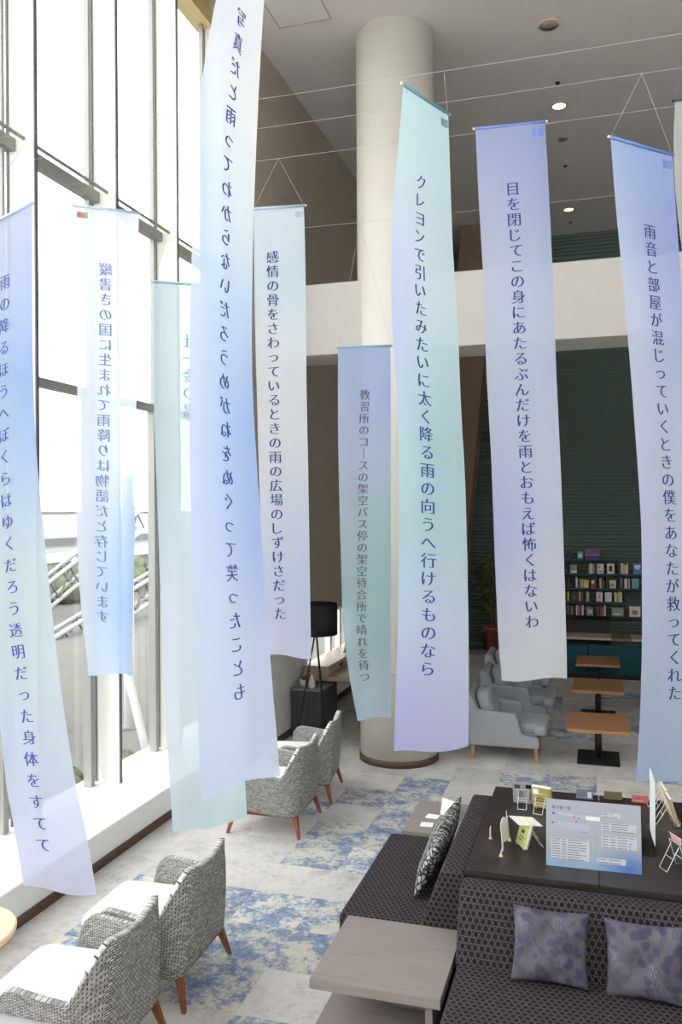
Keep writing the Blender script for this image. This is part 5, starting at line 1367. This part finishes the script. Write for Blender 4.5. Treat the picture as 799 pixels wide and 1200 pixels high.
cover(2, .235, .125, .16, 'cream', 'cream book face out on the second highest shelf', [(-.035, .035, .04, .09, 'grey')])
cover(2, .655, .135, .205, 'cyan', 'plain light blue book face out on the second highest shelf')
cover(1, -.51, .125, .195, 'dark', 'black book with a pale face drawing on the second lowest shelf', [(-.03, -.012, .09, .10, 'grey'), (.012, .03, .09, .10, 'grey'), (-.025, .025, .055, .062, 'grey')])
qb, A = cover(1, -.02, .12, .195, 'white', 'white book with a big red question mark on the second lowest shelf')
qm = MB(); flat_text(qm, '?', A @ Matrix.Translation((0, -.0172, .09)), .2, .1)
build('lettering', qm, M['red'], qb)
cover(1, .15, .125, .19, 'white', 'white book with fine dark print beside the red question mark book', [(-.04, -.03, .04, .16, 'grey'), (.02, .03, .06, .16, 'grey')])
cover(0, -.21, .13, .165, 'grey', 'grey picture book with a bright spot, face out on the bottom shelf', [(-.03, .04, .05, .11, 'cream')])
cover(0, .275, .225, .17, 'grey', 'wide pale grey book face out on the bottom shelf', [(-.08, .08, .03, .06, 'white'), (.05, .09, .02, .05, 'red')])
fb, A = cover(0, .61, .21, .205, 'white', 'white book with a round orange dish on its cover, on the bottom shelf', [(-.05, -.04, .16, .185, 'dark')])
build('cover_picture', MB().lathe([(.065, 0), (.06, .002)], n=28, M=A @ Matrix.Translation((0, -.0165, .085)) @ Matrix.Rotation(math.radians(90), 4, 'X') @ Matrix.Diagonal((1, .72, 1, 1))), colmat('book_orange', srgb(*BC['orange'])), fb)
cover(4, -.60, .13, .17, 'dark', 'dark framed book standing on top of the teal shelf at its left', None, top=True)
cover(4, -.38, .11, .15, 'cyan', 'pale blue book standing on top of the teal shelf', [(-.03, .03, .03, .1, 'white')], top=True)
cover(4, -.235, .29, .205, 'purple', 'wide purple sunset picture book standing on top of the teal shelf', [(-.14, .14, .01, .07, 'navy'), (-.14, .14, .07, .085, 'pink')], top=True)

t = thing_at('low_cabinet', 'black low cabinet against the back wall under the teal bookshelf', 'cabinet', (-.5, 16.95, 0))
build('body', MB().box(-.7, .73, -.28, .3, .06, .83), M['black'], t, bevel=.004)
build('top', MB().box(-.71, .74, -.29, .31, .83, .855), M['black'], t)
build('door', MB().box(-.69, .01, -.295, -.28, .08, .81).box(.02, .71, -.295, -.28, .08, .81), M['black'], t, bevel=.002)
build('plinth', MB().box(-.66, .69, -.24, .26, 0, .06), M['black'], t)
t = thing_at('console_table', 'long pale wooden table behind the teal sofa', 'table', (.15, 15.85, 0))
build('tabletop', MB().box(-1.25, .08, -.3, .3, .64, .68).box(.42, 1.5, -.3, .3, .64, .68), M['desk_wood'], t, bevel=.003)
build('inset_board', MB().box(.08, .42, -.3, .3, .64, .68), M['brown_plain'], t)
for x in (-1.15, 1.4):
    for y in (-.25, .25): build('leg', MB().box(x - .03, x + .03, y - .03, y + .03, 0, .64), M['black_metal'], t)
t = thing_at('bench_sofa', 'long dark teal bench sofa with its back to the oak tables', 'sofa', (.15, 15.3, 0))
for x0, x1 in ((-1.4, -.32), (-.31, .78), (.79, 1.5)):
    build('backrest', MB().prism([(-.02, .08), (.13, .08), (.15, .58), (.04, .60), (-.03, .57)], 'x', x0, x1), M['teal_felt'], t, bevel=.02, seg=3)
build('seat', MB().box(-1.4, 1.5, .13, .24, .08, .40), M['teal_felt'], t, bevel=.02)
build('plinth', MB().box(-1.36, 1.46, .02, .22, 0, .08), M['black'], t)

t = thing_at('potted_tree', 'leafy tree in a terracotta pot by the back wall', 'plant', (-2.02, 17.25, 0))
build('pot', MB().lathe([(.15, 0), (.2, .50), (.225, .50), (.225, .58), (.19, .58), (.185, .52)], n=32), M['terracotta'], t, smooth=True)
build('soil', MB().lathe([(.186, .5), (.186, .53)], n=24), M['soil'], t)
rr = random.Random(21)
st, lf = MB(), MB()
for i in range(9):
    a = rr.uniform(0, 2 * PI); r_ = rr.uniform(.12, .42); top = Vector((r_ * math.cos(a) - .04, r_ * math.sin(a) * .7, rr.uniform(1.55, 2.1)))
    p0 = Vector((rr.uniform(-.06, .06), rr.uniform(-.06, .06), .5)); mid = p0.lerp(top, .55) + Vector((-top.x * .2, -top.y * .2, .08))
    pts = [p0, p0.lerp(mid, .5), mid, mid.lerp(top, .6), top]
    st.tube(pts, .012, 6, r1=.004)
    for k_ in range(46):
        f = rr.uniform(.32, 1); j = min(int(f * 4), 3); b = pts[j].lerp(pts[j + 1], f * 4 - j)
        a2 = rr.uniform(0, 2 * PI); d = Vector((math.cos(a2), math.sin(a2), rr.uniform(-.9, .5))).normalized()
        b = b + d * rr.uniform(0, .16); l = rr.uniform(.10, .17)
        s = d.cross(Vector((0, 0, 1))).normalized() * l * .15
        p1 = b + d * l * .5; p2 = b + d * l - Vector((0, 0, l * .3))
        lf._add([b - s * .3, b + s * .3, p1 + s, p1 - s, p2], [(0, 1, 2, 3), (3, 2, 4)])
build('stem', st, M['stem'], t, smooth=True)
build('foliage', lf, M['leaf'], t)
